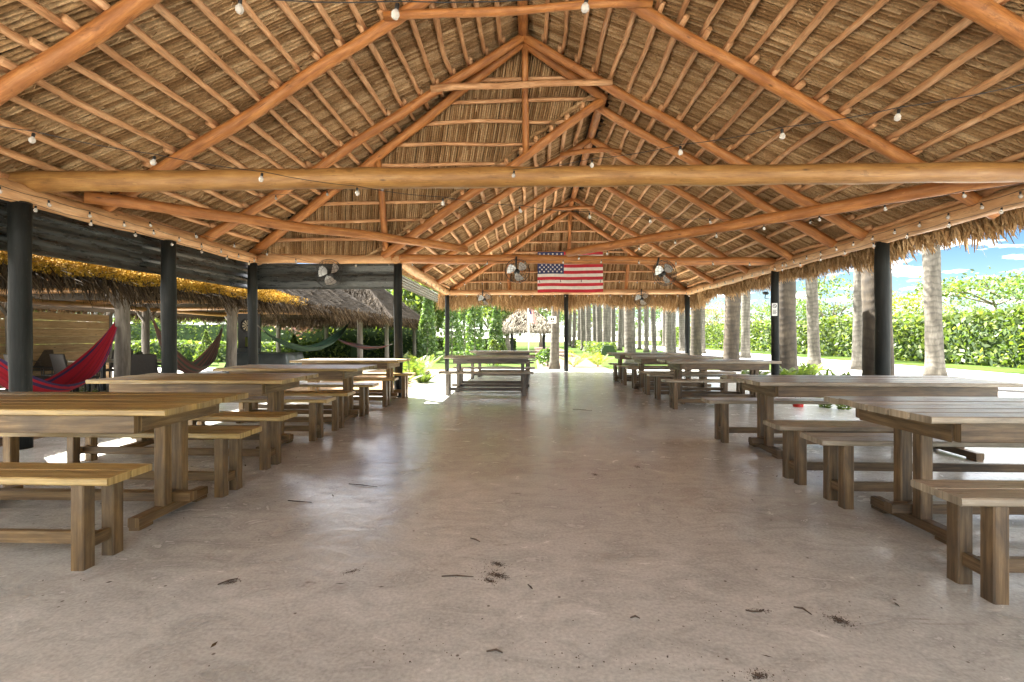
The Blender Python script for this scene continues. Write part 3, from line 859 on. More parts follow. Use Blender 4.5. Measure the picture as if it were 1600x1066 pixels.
def make_bench(Ln, top, leg):
    r = thing('plank_bench', 'x', 'bench')
    b = MB()
    for i in range(2): b.box(-Ln / 2, Ln / 2, -.145 + i * .146 + .002, -.145 + (i + 1) * .146 - .002, .438 + random.uniform(-.001, .001), .476 + random.uniform(-.002, .002), .006, jit=.012, axis=0)
    b.build('seat', top, r)
    for s in (-1, 1):
        xe = s * (Ln / 2 - .18)
        for t in (-1, 1):
            b = MB(); b.box(xe - .035, xe + .035, t * .088 - .036, t * .088 + .036, 0, .436, .006); b.build('leg', leg, r)
        b = MB(); b.box(xe - .018, xe + .018, -.051, .051, .09, .155, .004, axis=1); b.build('end_rail', leg, r)
    b = MB(); b.box(-Ln / 2 + .199, Ln / 2 - .199, -.018, .018, .09, .155, .004); b.build('stretcher', leg, r)
    return r
tproto = [make_table(1.95, .88, M['honey'], M['legw']), make_table(2.38, .92, M['weather'], M['legd']), make_table(1.95, .85, M['weather'], M['greypost']), make_table(1.9, .9, M['weather'], M['legd'])]
bproto = [make_bench(2.2, M['honey'], M['legw']), make_bench(2.38, M['weather'], M['legd']), make_bench(1.9, M['weather'], M['greypost']), make_bench(1.9, M['weather'], M['legd'])]
used = set()
def put(proto, x, y, rz, label, group):
    o = proto if id(proto) not in used else copy_tree(proto)
    used.add(id(proto))
    o.location = (x, y, 0); o.rotation_euler = (0, 0, R(rz)); o['label'] = label; o['group'] = group
    return o
ordn = ['nearest', 'second', 'third', 'fourth', 'fifth', 'sixth']
left = [(2.72, -2.17, -2.13, -2.14), (4.62, -2.48, -2.22, -2.33), (6.35, -2.36, -2.32, -2.36), (8.45, -2.38, -2.33, -2.30)]   # y, right ends of table and benches
for i, (y, rt, rf, rb) in enumerate(left):
    w = ordn[i]; j = lambda k: random.uniform(-k, k)
    put(tproto[0], rt - .975, y + .44, j(1.2), f'{w} yellow-brown plank table in the row along the left posts', 'yellow-brown tables on the left')
    put(bproto[0], rf - 1.1, y - .27 + j(.03), j(1.5), f'honey bench on the camera side of the {w} left-hand table', 'honey benches on the left')
    put(bproto[0], rb - 1.1, y + .86 + j(.03), j(1.5), f'honey bench on the far side of the {w} left-hand table', 'honey benches on the left')
right = [(2.70, 2.12, 1.90, 2.0), (4.64, 2.14, 1.98, 1.98), (8.46, 2.38, 2.16, 2.2), (10.35, 2.14, 2.17, 2.15), (12.3, 2.02, 2.08, 2.05)]    # y, left ends of table and benches
for i, (y, lt, lf, lb) in enumerate(right):
    w = ordn[i]; j = lambda k: random.uniform(-k, k)
    p_, q_, hl, hb = (tproto[1], bproto[1], 1.19, 1.19) if i < 2 else (tproto[3], bproto[3], .95, .95)
    put(p_, lt + hl, y + .46, j(1.2), f'{w} weathered grey-brown plank table in the row along the right posts', 'weathered tables on the right')
    put(q_, lf + hb, y - (.55 if i == 1 else .33), j(1.5), f'weathered bench on the camera side of the {w} right-hand table', 'weathered benches on the right')
    put(q_, lb + hb, y + .84 + (.15 if i == 1 else 0), j(1.5), f'weathered bench on the far side of the {w} right-hand table', 'weathered benches on the right')
for i, y in enumerate((10.2, 14.0)):
    w = ('nearer', 'farther')[i]
    put(tproto[2], -.92 + .05 * i, y + .42, .4, f'{w} of the two short dark tables in the centre aisle', 'short tables in the centre aisle')
    put(bproto[2], -.94 + .02 * i, y - .42, .3, f'bench on the camera side of the {w} centre aisle table', 'short benches in the centre aisle')
    put(bproto[2], -.90 + .02 * i, y + 1.05, -.3, f'bench on the far side of the {w} centre aisle table', 'short benches in the centre aisle')

# ------------------------------------------------------------------ string lights
def bulb_proto():
    b = MB()
    b.lathe([(.001, -.075), (.014, -.071), (.024, -.058), (.0265, -.045), (.024, -.032), (.015, -.02), (.011, -.012)], 12)
    me_b = b.build('bulb', M['bulb'], None, True)
    s = MB(); s.lathe([(.013, -.014), (.014, .018), (.009, .024), (.001, .025)], 8)
    me_s = s.build('socket', M['cable'], None, True)
    return me_b, me_s
BP, SP_ = bulb_proto()
bm_mesh, sm_mesh = BP.data, SP_.data
bpy.data.objects.remove(BP); bpy.data.objects.remove(SP_)
def string_light(pts, label, n=None, sc=0.74, sag=.06, ends=None, step=1):
    """cable through pts; a bulb hangs at each point (or n evenly along)"""
    pts = [Vector(p) for p in pts]
    if n:
        tot = [0]
        for a, c in zip(pts, pts[1:]): tot.append(tot[-1] + (c - a).length)
        new = []
        for i in range(n):
            d = tot[-1] * i / (n - 1)
            k = max(j for j in range(len(tot) - 1) if tot[j] <= d + 1e-6)
            t = (d - tot[k]) / (tot[k + 1] - tot[k])
            new.append(pts[k].lerp(pts[k + 1], t))
        pts = new
    r = thing('string_light', label, 'string lights', pts[0], 0, 'bulb strings in the pavilion')
    o0 = pts[0]
    cp = []
    full = ([Vector(ends[0])] if ends else []) + pts + ([Vector(ends[1])] if ends else [])
    for a, c in zip(full, full[1:]):
        for i in range(4):
            t = i / 4; cp.append(a.lerp(c, t) - o0 + Vector((0, 0, -sag * 4 * t * (1 - t) * (c - a).length)))
    cp.append(full[-1] - o0)
    b = MB(); b.tube(cp, .003, 5); b.build('cable', M['cable'], r, True)
    for p in pts:
        bo = bpy.data.objects.new('bulb', bm_mesh); col.objects.link(bo); bo.parent = r
        bo.location = p - o0 + Vector((0, 0, -.03)); bo.scale = (sc,) * 3
        bo.rotation_euler = (random.uniform(-.2, .2), random.uniform(-.2, .2), random.random() * 6)
        s = bpy.data.objects.new('socket', sm_mesh); col.objects.link(s); s.parent = bo
    return r
A = [(52, 205, 3.1), (241, 241, 3.35), (409, 268, 3.75), (558, 291, 4.2), (692, 308, 4.75), (812, 321, 5.3), (921, 331, 5.85), (1016, 339, 6.4), (1109, 341, 7.0), (1190, 342, 7.6), (1266, 342, 8.1)]
string_light([at(*p) for p in A], 'bulb string sagging from the near left rafter across to the right brace', sag=.02, ends=(at(-60, 186, 2.95), at(1330, 330, 8.6)))
Bs = [(1404, 168, 3.15), (1222, 199, 3.45), (1063, 226, 3.9), (925, 248, 4.4), (803, 265, 4.9), (695, 279, 5.5), (598, 289, 6.1), (511, 297, 6.75), (431, 304, 7.4)]
string_light([at(*p) for p in Bs], 'bulb string rising from left tie beam to the near right corner', sag=.02, ends=(at(1640, 122, 2.9), at(360, 305, 7.9)))
string_light([at(375, -6, 2.45), at(620, 2, 2.3), at(916, -8, 2.4)], 'bulb string at the top edge above the first collar tie', sc=.8, sag=.02, ends=(at(200, -40, 2.6), at(1200, -60, 2.6)))
xe = EL + .14
string_light([(xe, 4.6, 2.70), (xe, 9.5, 2.70)], 'upper bulb string along the left eave beam', n=11, sag=.03)
string_light([(xe, 4.3, 2.60), (xe, 9.5, 2.62)], 'lower bulb string along the left eave beam', n=9, sag=.03)
string_light([(EL + .3, 5.7, 2.96), (-4.2, 6.9, 2.93), (-1.4, 9.5, 2.96)], 'bulb string hung beside the left diagonal brace', n=9, sag=.03)
string_light([(EL + .3, 6.3, 2.75), (-4.2, 9.3, 2.62), (EL2, 9.5, 2.68)], 'bulb string across the left bay before the black fan', n=8, sag=.03)
xe = ER - .15
string_light([(xe, 4.0, 2.74), (xe, 10.2, 2.72)], 'upper bulb string along the near right eave beam', n=15, sag=.02)
string_light([(xe, 4.2, 2.62), (xe, 10.2, 2.62)], 'lower bulb string along the near right eave beam', n=10, sag=.03)
string_light([(xe, 10.5, 2.68), (xe, 16.4, 2.68)], 'bulb string along the far right eave beam', n=12, sag=.02)
string_light([(5.1, 4.9, 2.76), (.9, 9.4, 2.76)], 'bulb string under the right diagonal brace', n=10, sag=.04)
string_light([(-2.6, 16.3, 2.62), (ER - .1, 16.3, 2.60)], 'bulb string before the far thatch fringe', n=22, sag=.03)
string_light([(-2.8, 15.8, 2.95), (1.2, 14.0, 2.85), (5.0, 15.8, 2.95)], 'bulb string zigzagging under the far hip', n=14, sag=.03)
string_light([(-2.4, 9.55, 2.68), (1.2, 9.6, 2.72), (5.1, 9.95, 2.68)], 'bulb string along the middle tie beam', n=11, sag=.03)
string_light([(EL2 + .12, 10.0, 2.66), (EL2 + .05, 16.3, 2.66)], 'bulb string along the short left eave beam', n=11, sag=.02)

# ------------------------------------------------------------------ fans
def make_fan(cage=True):
    r = thing('wall_fan', 'x', 'fan')
    Rr = .235
    b = MB()
    for (rad, y) in [(Rr, 0), (Rr, -.06), (Rr * .82, -.095), (Rr * .6, -.115), (Rr * .36, -.125), (Rr * .8, .06), (Rr * .5, .085)]:
        pts = [(rad * math.cos(a), y, rad * math.sin(a)) for a in [2 * PI * i / 28 for i in range(29)]]
        b.tube(pts, .0045 if rad == Rr else .0028, 5, False)
    for k in range(18):
        a = 2 * PI * k / 18; c, s = math.cos(a), math.sin(a)
        b.tube([(Rr * c, 0, Rr * s), (Rr * c, -.06, Rr * s), (Rr * .82 * c, -.095, Rr * .82 * s), (Rr * .36 * c, -.125, Rr * .36 * s)], .0022, 4, False)
        b.tube([(Rr * c, 0, Rr * s), (Rr * .8 * c, .06, Rr * .8 * s), (.05 * c, .09, .05 * s)], .0022, 4, False)
    b.build('cage', M['black'], r)
    for k in range(3):
        b = MB(); a0 = 2 * PI * k / 3 + .5; N = 6; rows = []
        for i in range(N):
            t = i / (N - 1); rad = .045 + t * .155
            half = .30 + .42 * math.sin(PI * (.25 + .6 * t))
            rw = []
            for j in range(5):
                q = j / 4 - .5
                an = a0 + q * half * 1.7 + .35 * t
                rw.append((rad * math.cos(an), -.02 + .05 * q, rad * math.sin(an)))
            rows.append(rw)
        for off in (0, .003):
            base = b.n()
            for rw in rows: b.v += [(x, y + off, z) for x, y, z in rw]
            for i in range(N - 1):
                for j in range(4):
                    q = base + i * 5 + j
                    b.face([q, q + 1, q + 6, q + 5], [(0, 0), (1, 0), (1, 1), (0, 1)])
        b.build('blade', M['steel'], r, True)
    b = MB(); b.lathe([(.001, 0), (.05, 0), (.058, .02), (.055, .10), (.03, .12), (.001, .12)], 14); b.xform(Matrix.Rotation(R(-90), 4, 'X')); b.build('motor', M['black'], r, True)
    b = MB(); b.tube([(0, .09, 0), (0, .17, .03), (0, .17, .20), (0, .10, .30)], .013, 7); b.tube([(0, .17, .18), (0, .10, .33)], .02, 6); b.build('bracket', M['black'], r, True)
    return r
fan = make_fan()
fans = [((515, 428), 9.22, 'black wall fan on the dark left panel above hammocks', -5, 1.15),
        ((808, 424), 9.45, 'caged fan hanging under the middle tie beam left of the flag', 8, 1.0),
        ((1037, 427), 9.7, 'caged fan hanging under the middle tie beam right of the flag', 22, 1.08),
        ((757, 468), 16.3, 'small far fan before the thatch fringe left of the flag', 25, 1.1),
        ((1003, 467), 16.3, 'small far fan before the thatch fringe right of the flag', -8, 1.1)]
for i, ((px, py), d, lab, rz, sc) in enumerate(fans):
    o = fan if i == 0 else copy_tree(fan)
    o.location = at(px, py, d); o.rotation_euler = (R(-8), 0, R(rz)); o.scale = (sc,) * 3
    o['label'] = lab; o['group'] = 'fans hung on the beams'

# ------------------------------------------------------------------ flags
def flag(name, label, cat, W, H, pos, drape=0.0, group=None, n=52, top=None):
    """flag: x to the right, z down; slightly wavy cloth; stripes by face"""
    b = MB(); nz = 39
    def pt(u, v):
        wv = .028 * math.sin(13 * u + 3 * v) * (.3 + .9 * v) + .05 * math.sin(4.2 * u - 1 + 2.5 * v) * (0.3 + v)
        return (u * W, wv - .003, -v * H + .012 * math.sin(7 * u) * v)
    for s in (0, .005):
        base = b.n()
        for j in range(nz + 1):
            for i in range(n + 1):
                p = pt(i / n, j / nz); b.v.append((p[0], p[1] + s, p[2]))
        for j in range(nz):
            for i in range(n):
                q = base + j * (n + 1) + i
                st = j // 3
                mi = 0 if st % 2 == 0 else 1
                if i / n < .4 and st < 7: mi = 2
                b.face([q, q + 1, q + n + 2, q + n + 1], [(0, 0), (1, 0), (1, 1), (0, 1)], mi)
    rs = .0308 * H
    for r_ in range(9):
        for c_ in range(6 if r_ % 2 == 0 else 5):
            u = (.4 / 12) * (1 + 2 * c_ + (r_ % 2)); v = (7 / 13) / 10 * (1 + r_)
            p = pt(u, v); pts = []
            for k in range(10):
                a = PI / 2 + k * PI / 5; rad = rs if k % 2 == 0 else rs * .4
                pts.append((p[0] + rad * math.cos(a), p[1] - .005, p[2] + rad * math.sin(a)))
            b.poly(pts, None, 1)
    o = b.build(name, [M['red'], M['white'], M['blue']], None, True)
    tag(o, label, cat, group); o.location = pos
    return o
p = at(840, 394, 15.7); q = at(942, 394, 15.7)
W = q.x - p.x
flag('flag', 'red white and blue striped flag with white stars hanging behind the middle beam', 'flag', W, W * .625, p)

# signs
s1 = thing('post_sign', 'small white notice with dark ring on the right post', 'sign', at(1210, 483, 10.22))
b = MB(); b.box(-.055, .055, -.012, 0, -.14, .12, .003, axis=2); b.build('board', M['signwhite'], s1)
b = MB()
b.tube([(.035 * math.cos(a), -.015, .06 + .035 * math.sin(a)) for a in [2 * PI * i / 20 for i in range(21)]], .006, 5, False)
b.tube([(-.024, -.015, .084), (.024, -.015, .036)], .005, 5)
for k in range(4): b.box(-.04, .04 - .01 * (k % 2), -.0155, -.0118, -.03 - .025 * k, -.018 - .025 * k, .001, axis=0)
b.build('marking', M['signblack'], s1)
cm = thing('security_camera', 'small dark camera bracketed to the left of right post', 'camera', at(1197, 459, 10.2))
b = MB(); b.tube([(0, -.06, .0), (0, .08, .02)], [.03, .035], 10); b.build('housing', M['black'], cm, True)
b = MB(); b.tube([(0, .03, -.02), (.0, .05, -.09), (.1, .1, -.10)], .01, 6); b.build('bracket', M['black'], cm, True)

# ------------------------------------------------------------------ foliage tools
def leaf_quads(C, size, flat=0.0, asp=.5):
    """C (n,3) centres; returns random leaf quads (diamond-ish)"""
    n = len(C)
    d = rng.normal(0, 1, (n, 3)); d[:, 2] *= (1 - flat); d /= np.linalg.norm(d, axis=1)[:, None] + 1e-9
    e = rng.normal(0, 1, (n, 3)); e -= d * np.sum(d * e, 1)[:, None]; e /= np.linalg.norm(e, axis=1)[:, None] + 1e-9
    s = size * (.6 + .8 * rng.random(n))[:, None]
    return np.stack([C - d * s, C - e * s * asp, C + d * s, C + e * s * asp], 1)
def clumps(c, rad, ncl, per, spread, seed=None, shell=.55):
    c = np.array(c); rad = np.array(rad)
    d = rng.normal(0, 1, (ncl, 3)); d /= np.linalg.norm(d, axis=1)[:, None]
    rr = (shell + (1 - shell) * rng.random(ncl))[:, None]
    cc = c + d * rr * rad
    sp = spread * (.6 + .8 * rng.random(ncl))
    pts = np.repeat(cc, per, 0) + rng.normal(0, 1, (ncl * per, 3)) * np.repeat(sp, per)[:, None] * np.array([1, 1, .6])
    return pts
def tree(name, label, cat, x, y, h, cr, m, trunk_r=.12, ncl=60, per=50, size=.13, group=None, low=.45, flatc=.7, spread=.35, forks=5, z0=-.09):
    r = thing(name, label, cat, (x, y, z0), 0, group)
    c = np.array([0, 0, h * (low + 1) / 2]); rz = h * (1 - low) / 2
    pts = clumps(c, (cr, cr, rz), ncl, per, spread)
    quads_mesh('crown', leaf_quads(pts, size), m, r)
    b = MB()
    top = Vector((random.uniform(-.2, .2), random.uniform(-.2, .2), h * low * .9))
    b.tube([(0, 0, 0), top * .5 + Vector((random.uniform(-.1, .1), 0, 0)), top], [trunk_r * 1.25, trunk_r, trunk_r * .8], 8)
    for k in range(forks):
        a = 2 * PI * k / forks + random.random()
        e = Vector((cr * .75 * math.cos(a), cr * .75 * math.sin(a), h * low + rz * random.uniform(.6, 1.4)))
        md = top.lerp(e, .5) + Vector((0, 0, .15 * rz))
        b.tube([top - Vector((0, 0, .05)), md, e], [trunk_r * .55, trunk_r * .38, trunk_r * .12], 6)
        for _ in range(2):
            e2 = e + Vector((random.uniform(-.4, .4) * cr, random.uniform(-.4, .4) * cr, random.uniform(-.1, .35) * rz))
            b.tube([md, e2], [trunk_r * .25, trunk_r * .07], 5)
    b.build('trunk', M['bark'], r, True)
    return r
def hedge(name, label, p, q, w, h, m, n, size, group=None, wob=.12):
    """clipped or loose hedge along p->q with a dark twiggy inside"""
    p = Vector((p[0], p[1], -.09)); q = Vector((q[0], q[1], -.09))
    Ln = (q - p).length
    r = thing(name, label, 'hedge', p, math.atan2(q.y - p.y, q.x - p.x), group)
    k = int(n * .62)
    u = rng.random(n) * Ln
    top = h * (1 + wob * (np.sin(u * 1.3) * .5 + np.sin(u * .53 + 2) * .6 + rng.normal(0, .35, n)))
    C = np.zeros((n, 3)); C[:, 0] = u
    side = np.where(rng.random(n) < .5, -1, 1)
    C[:, 1] = side * w / 2 * (1 + rng.normal(0, .14, n)); C[:, 2] = rng.random(n) * top
    tp = np.arange(n) > k
    C[tp, 1] = (rng.random(tp.sum()) - .5) * w; C[tp, 2] = top[tp] * (1 - .06 * rng.random(tp.sum()))
    quads_mesh('foliage', leaf_quads(C, size), m, r)
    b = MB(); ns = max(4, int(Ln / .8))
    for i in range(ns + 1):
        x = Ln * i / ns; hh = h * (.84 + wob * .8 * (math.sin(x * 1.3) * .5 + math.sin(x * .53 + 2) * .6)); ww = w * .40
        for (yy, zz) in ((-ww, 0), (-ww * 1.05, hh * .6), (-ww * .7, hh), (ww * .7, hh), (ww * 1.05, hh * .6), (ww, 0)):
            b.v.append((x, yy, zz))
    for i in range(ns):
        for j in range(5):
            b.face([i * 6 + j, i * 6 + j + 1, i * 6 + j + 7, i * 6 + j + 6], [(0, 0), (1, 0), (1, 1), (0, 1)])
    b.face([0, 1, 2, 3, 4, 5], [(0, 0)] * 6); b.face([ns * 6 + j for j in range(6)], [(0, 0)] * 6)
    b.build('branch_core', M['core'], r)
    return r
def cone_shrub(name, label, cat, x, y, h, rad, m, n, size, group=None, power=1.0, z0=-.09):
    r = thing(name, label, cat, (x, y, z0), 0, group)
    t = rng.random(n) ** .8
    ra = rad * np.clip((1 - t) ** power * 1.05, .04, 1) * (.75 + .35 * rng.random(n))
    a = rng.random(n) * 2 * PI
    ra = ra * (1 + .12 * np.sin(3 * a + t * 9))
    C = np.stack([ra * np.cos(a), ra * np.sin(a), .05 * h + t * h * .95], 1)
    quads_mesh('foliage', leaf_quads(C, size), m, r)
    b = MB(); b.tube([(0, 0, 0), (0, 0, h * .9)], [rad * .12, .01], 6); b.build('stem', M['bark'], r)
    return r
def frond_plant(name, label, cat, x, y, h, m, nf=12, z0=0.0, group=None, lw=.018, spread=.8, nl=22):
    """arching fronds with leaflets"""
    r = thing(name, label, cat, (x, y, z0), random.random() * 6, group)
    Q = []; b = MB()
    for k in range(nf):
        a = 2 * PI * k / nf + random.uniform(-.3, .3); L_ = h * random.uniform(.8, 1.25); sp = spread * random.uniform(.5, 1.2)
        P = []
        for i in range(nl):
            t = i / (nl - 1)
            rad = L_ * sp * t * (1 - .1 * t); zz = L_ * (1.15 * t - .55 * sp * t * t)
            P.append(Vector((rad * math.cos(a), rad * math.sin(a), max(.02, zz))))
        b.tube(P[::3], [.008 * (1 - .8 * i / len(P[::3])) for i in range(len(P[::3]))], 4)
        sd_ = Vector((-math.sin(a), math.cos(a), 0))
        for i in range(2, nl):
            t = i / (nl - 1); ll = L_ * .28 * math.sin(PI * min(1, .15 + .85 * t)) + .02
            fw = (P[i] - P[i - 1]).normalized()
            for s in (-1, 1):
                tip = P[i] + (sd_ * s * .85 + fw * .5 + Vector((0, 0, -.25))).normalized() * ll
                md = P[i].lerp(tip, .45); w = fw * lw
                Q.append([P[i], md + w, tip, md - w])
    quads_mesh('fronds', np.array([[list(v) for v in q] for q in Q]), m, r)
    b.build('stems', m, r)
    return r

# ------------------------------------------------------------------ royal palms: trunks outside the right side
def palm_meshes(mname, seed):
    random.seed(seed)
    t = MB()
    H = 9.0
    prof = [(0, .40), (.12, .36), (.35, .315), (.8, .29), (1.6, .275), (3, .285), (5, .28), (7, .25), (H, .20)]
    pts = []; rad = []
    for i in range(31):
        z = H * i / 30
        r_ = np.interp(z, [p_[0] for p_ in prof], [p_[1] for p_ in prof])
        pts.append((.02 * math.sin(z * .7 + seed), .02 * math.cos(z * .5 + seed), z)); rad.append(float(r_) * (1 + .02 * math.sin(z * 5 + seed)))
    t.tube(pts, rad, 18, True)
    to = t.build('trunk', M[mname], None, True)
    s = MB(); s.tube([(0, 0, H - .05), (0, 0, H + .9), (0, 0, H + 1.7)], [.2, .17, .07], 12); so_ = s.build('crownshaft', M['shaft'], None, True)
    Q = []
    for k in range(13):
        a = 2 * PI * k / 13 + random.uniform(-.2, .2); el = random.uniform(-.2, 1.1); L_ = random.uniform(2.4, 3.1)
        prev = Vector((0, 0, H + 1.5))
        for i in range(1, 15):
            t_ = i / 14
            rr_ = L_ * t_ * math.cos(el * (1 - t_)); zz = H + 1.5 + L_ * (math.sin(el) * t_ - .75 * t_ * t_)
            P = Vector((rr_ * math.cos(a), rr_ * math.sin(a), zz))
            sd_ = Vector((-math.sin(a), math.cos(a), 0)); fw = (P - prev).normalized()
            for s_ in (-1, 1):
                for u in (0, .5):
                    c = prev.lerp(P, u)
                    tip = c + (sd_ * s_ + fw * .6 + Vector((0, 0, random.uniform(-.7, .1)))).normalized() * (.75 * math.sin(PI * (.1 + .85 * t_)))
                    md = c.lerp(tip, .5)
                    Q.append([list(c), list(md + fw * .035), list(tip), list(md - fw * .035)])
            prev = P
    cr_ = quads_mesh('crown', np.array(Q), M['leafdeep'])
    out_ = [to.data, so_.data, cr_.data]
    for o in (to, so_, cr_): bpy.data.objects.remove(o)
    return out_
PM = {m: [palm_meshes(m, s) for s in (1, 2, 3)] for m in ('palm', 'palmbrown')}
random.seed(21)
def palm(x, y, w, m, label, group, lean=0.0):
    r = thing('royal_palm', label, 'palm tree', (x, y, -.09), random.random() * 6, group)
    ms = random.choice(PM[m])
    pr = proj((x, y, 0)); s = w / .56 / math.sqrt(1 + ((pr[0] - 800) / 755) ** 2)
    for nm, me in zip(('trunk', 'crownshaft', 'crown'), ms):
        o = bpy.data.objects.new(nm, me); col.objects.link(o); o.parent = r
        o.scale = (s, s, random.uniform(.95, 1.1) if nm == 'trunk' else 1)
    r.rotation_euler[0] = random.uniform(-.025, .025); r.rotation_euler[1] = random.uniform(-.025, .025)
    return r
def xat(px, d): return at(px, 526, d).x
ords = 'first second third fourth fifth sixth seventh eighth ninth tenth eleventh twelfth thirteenth fourteenth fifteenth sixteenth seventeenth eighteenth nineteenth twentieth'.split()
# near brown row just outside the eave
for i, (px, d, w) in enumerate([(1371, 9.7, .60), (1228, 14.6, .60), (1142, 18.4, .60), (1087, 24.5, .55)]):
    palm(xat(px, d), d, w, 'palmbrown', f'thick brown ringed palm trunk beside the right eave, {ords[i]} counting away from the camera', 'brown palm trunks beside the pavilion')
# row across the drive
for i, (px, d, w) in enumerate([(1460, 15.9, .60), (1340, 19.2, .42), (1272, 21.2, .52), (1165, 29.5, .55), (1097, 37, .52), (1066, 43, .52)]):
    palm(xat(px, d), d, w, 'palm', f'grey royal palm across the gravel drive, {ords[i]} counting away from the camera', 'grey palms across the drive')
# far converging avenue
k = 0
FP = [(1052, 34, 8.5), (1045, 30, 11), (1037, 60, 5), (1022, 36, 8), (1010, 40, 7.5), (999, 48, 6), (985, 22, 17), (974, 60, 4.5), (968, 44, 7), (959, 46, 7), (952, 58, 5),
      (947, 34, 11), (937, 38, 9.5), (929, 50, 6), (920, 42, 8.5), (912, 45, 8), (905, 55, 6), (897, 56, 6), (890, 62, 5.5)]
for i, (px, d, pw) in enumerate(FP):
    palm(xat(px, d), d, pw * d / 755, 'palm', f'pale grey palm trunk beyond the far fringe, {ords[i]} from the right in that stand', 'pale palm trunks beyond the far end')
palm(xat(866, 18.7), 18.7, .33, 'palm', 'slim pale palm trunk carrying a white notice near centre', 'pale palm trunks beyond the far end')
s2 = thing('trunk_sign', 'small white notice with dark lettering fixed to slim palm', 'sign', at(863, 500, 18.45))
b = MB(); b.box(-.15, .15, -.015, .0, -.13, .13, .003, axis=0); b.build('board', M['signwhite'], s2)
b = MB()
for kx in range(2): b.box(-.07 + .08 * kx, -.01 + .08 * kx, -.02, -.0148, -.02, .07, .002, axis=2)
b.box(-.08, .08, -.0195, -.0148, -.075, -.05, .002, axis=0)
b.build('lettering', M['signblack'], s2)

# ------------------------------------------------------------------ right side planting
hedge('hedge', 'long tall bright green hedge beyond the grass on the right', (20.6, 8), (20.6, 75), 2.0, 2.35, M['leaf'], 42000, .13, wob=.10)
tr = [(1553, 29, 4.75, 3.7, 'leaf', 'wide flat-crowned tree with thin branches behind the right hedge', .74, 80, 26, 5),
      (1300, 36, 5.9, 1.9, 'leaf', 'loose light green tree behind hedge between two grey palms', .35, 46, 30, 5),
      (1415, 36, 4.5, 2.2, 'leafyel', 'yellowish leafy tree behind hedge right of the thick brown palm', .35, 46, 32, 5),
      (1118, 58, 5.2, 3.4, 'leaforange', 'tree with orange blossom among leaves behind the hedge', .3, 70, 36, 5),
      (1190, 52, 5.0, 2.8, 'leaf', 'rounded green tree at the far end of hedge', .3, 60, 36, 5),
      (1650, 26, 4.8, 2.4, 'leafdeep', 'dark low tree at the right picture edge behind hedge', .3, 60, 36, 5),
      (1250, 44, 4.9, 1.2, 'leafdeep', 'dark feathery narrow tree far behind hedge', .35, 40, 30, 4),
      (1480, 46, 4.6, 3.6, 'leaf', 'broad green tree farther back behind the wide flat-crowned tree', .25, 70, 36, 5)]
for (px, y, h, cr, m, lab, low, ncl, per, fk) in tr:
    tree('broadleaf_tree', lab, 'tree', xat(px, y), y, h, cr, M[m], .12, ncl, per, .11, 'trees behind the right hedge', low, spread=.34 if low < .6 else .36, forks=fk)
# ferns and seedlings along the right edge
for i, (px, py, d, h) in enumerate([(1240, 585, 12.8, .62), (1175, 590, 13.2, .5), (1305, 590, 11.0, .55), (1265, 590, 15.2, .55)]):
    pt = at(px, py, d)
    frond_plant('fern', f'arching green fern among the right palm trunks, {ords[i]} from the ' + 'list', 'fern', pt.x, d, h, M['leaf'], 12, -.09, 'ferns along the right edge')
fl = ['arching fern at the foot of the second brown palm', 'low fern left of the second brown palm', 'low fern left of the dark box', 'fern behind the second brown palm near a grey trunk']
for o, l in zip([o for o in col.objects if o.name.split('.')[0] == 'fern'], fl): o['label'] = l
for i, (px, d) in enumerate([(1290, 8.3), (1318, 8.1)]):
    frond_plant('seedling', ('left', 'right')[i] + ' of two thin palm seedlings in gravel beyond the second right table', 'seedling', xat(px, d), d, .38, M['leaf'], 5, -.09, 'palm seedlings', .014, .5, 10)
bx = thing('dark_box', 'low black box at the foot of the thick right post', 'box', (6.15, 9.3, -.09))
b = MB(); b.box(-.28, .28, -.22, .22, 0, .36, .03); b.build('body', M['black'], bx)
b = MB(); b.box(-.3, .3, -.24, .24, .362, .41, .015); b.build('lid', M['black'], bx)
rc = thing('red_can', 'small red can on ground beyond the second right table', 'can', (at(1247, 610, 8.4).x, 8.4, -.09))
b = MB(); b.lathe([(.001, 0), (.075, 0), (.08, .02), (.08, .18), (.07, .2), (.001, .2)], 14); b.build('body', M['redplastic'], rc, True)
b = MB(); b.tube([(-.05, 0, .19), (-.04, 0, .26), (.04, 0, .26), (.05, 0, .19)], .008, 6); b.build('handle', M['black'], rc, True)

# ------------------------------------------------------------------ garden beyond the far end
cz = [(742, 24, 4.2), (726, 30, 4.6), (706, 27, 4.3), (775, 27, 3.0), (668, 24, 3.6)]
for i, (px, d, h) in enumerate(cz):
    cone_shrub('cypress', f'slender dark cypress in the far garden, {ords[i]} of those left of the hut', 'cypress', xat(px, d), d, h, .48, M['leafdeep'], 2600, .08, 'cypresses in the garden', .55)
cl = ['slender cypress just left of the far pole flag hut', 'second cypress left of the hut, set farther back', 'cypress right beside the far left corner post', 'short cypress nearest to the thatched garden hut', 'cypress between the short left eave posts']
for o, l in zip([o for o in col.objects if o.name.split('.')[0] == 'cypress'], cl): o['label'] = l
for i, (px, d, h, m, lab) in enumerate([(771, 21, 1.15, 'leaf', 'bright green cone shrub left of garden path'), (784, 23, .95, 'leaf', 'smaller cone shrub beside the path near the hut'),
                                       (856, 21, .75, 'leafdeep', 'dark round shrub left of the notice palm'), (848, 25, .6, 'leafdeep', 'small dark shrub on lawn before the hut')]):
    cone_shrub('shrub', lab, 'shrub', xat(px, d), d, h, .42, M[m], 700, .07, 'shrubs on the lawn', .6)
for (px, d, lab) in [(897, 20.3, 'yellow-green frond plant right of the centre far post'), (934, 20.6, 'yellow-green frond plant left of the thick white palm trunk')]:
    frond_plant('frond_plant', lab, 'plant', xat(px, d), d, .75, M['leafyel'], 11, -.09, 'yellow-green plants beyond the floor', .016, 1.0, 16)
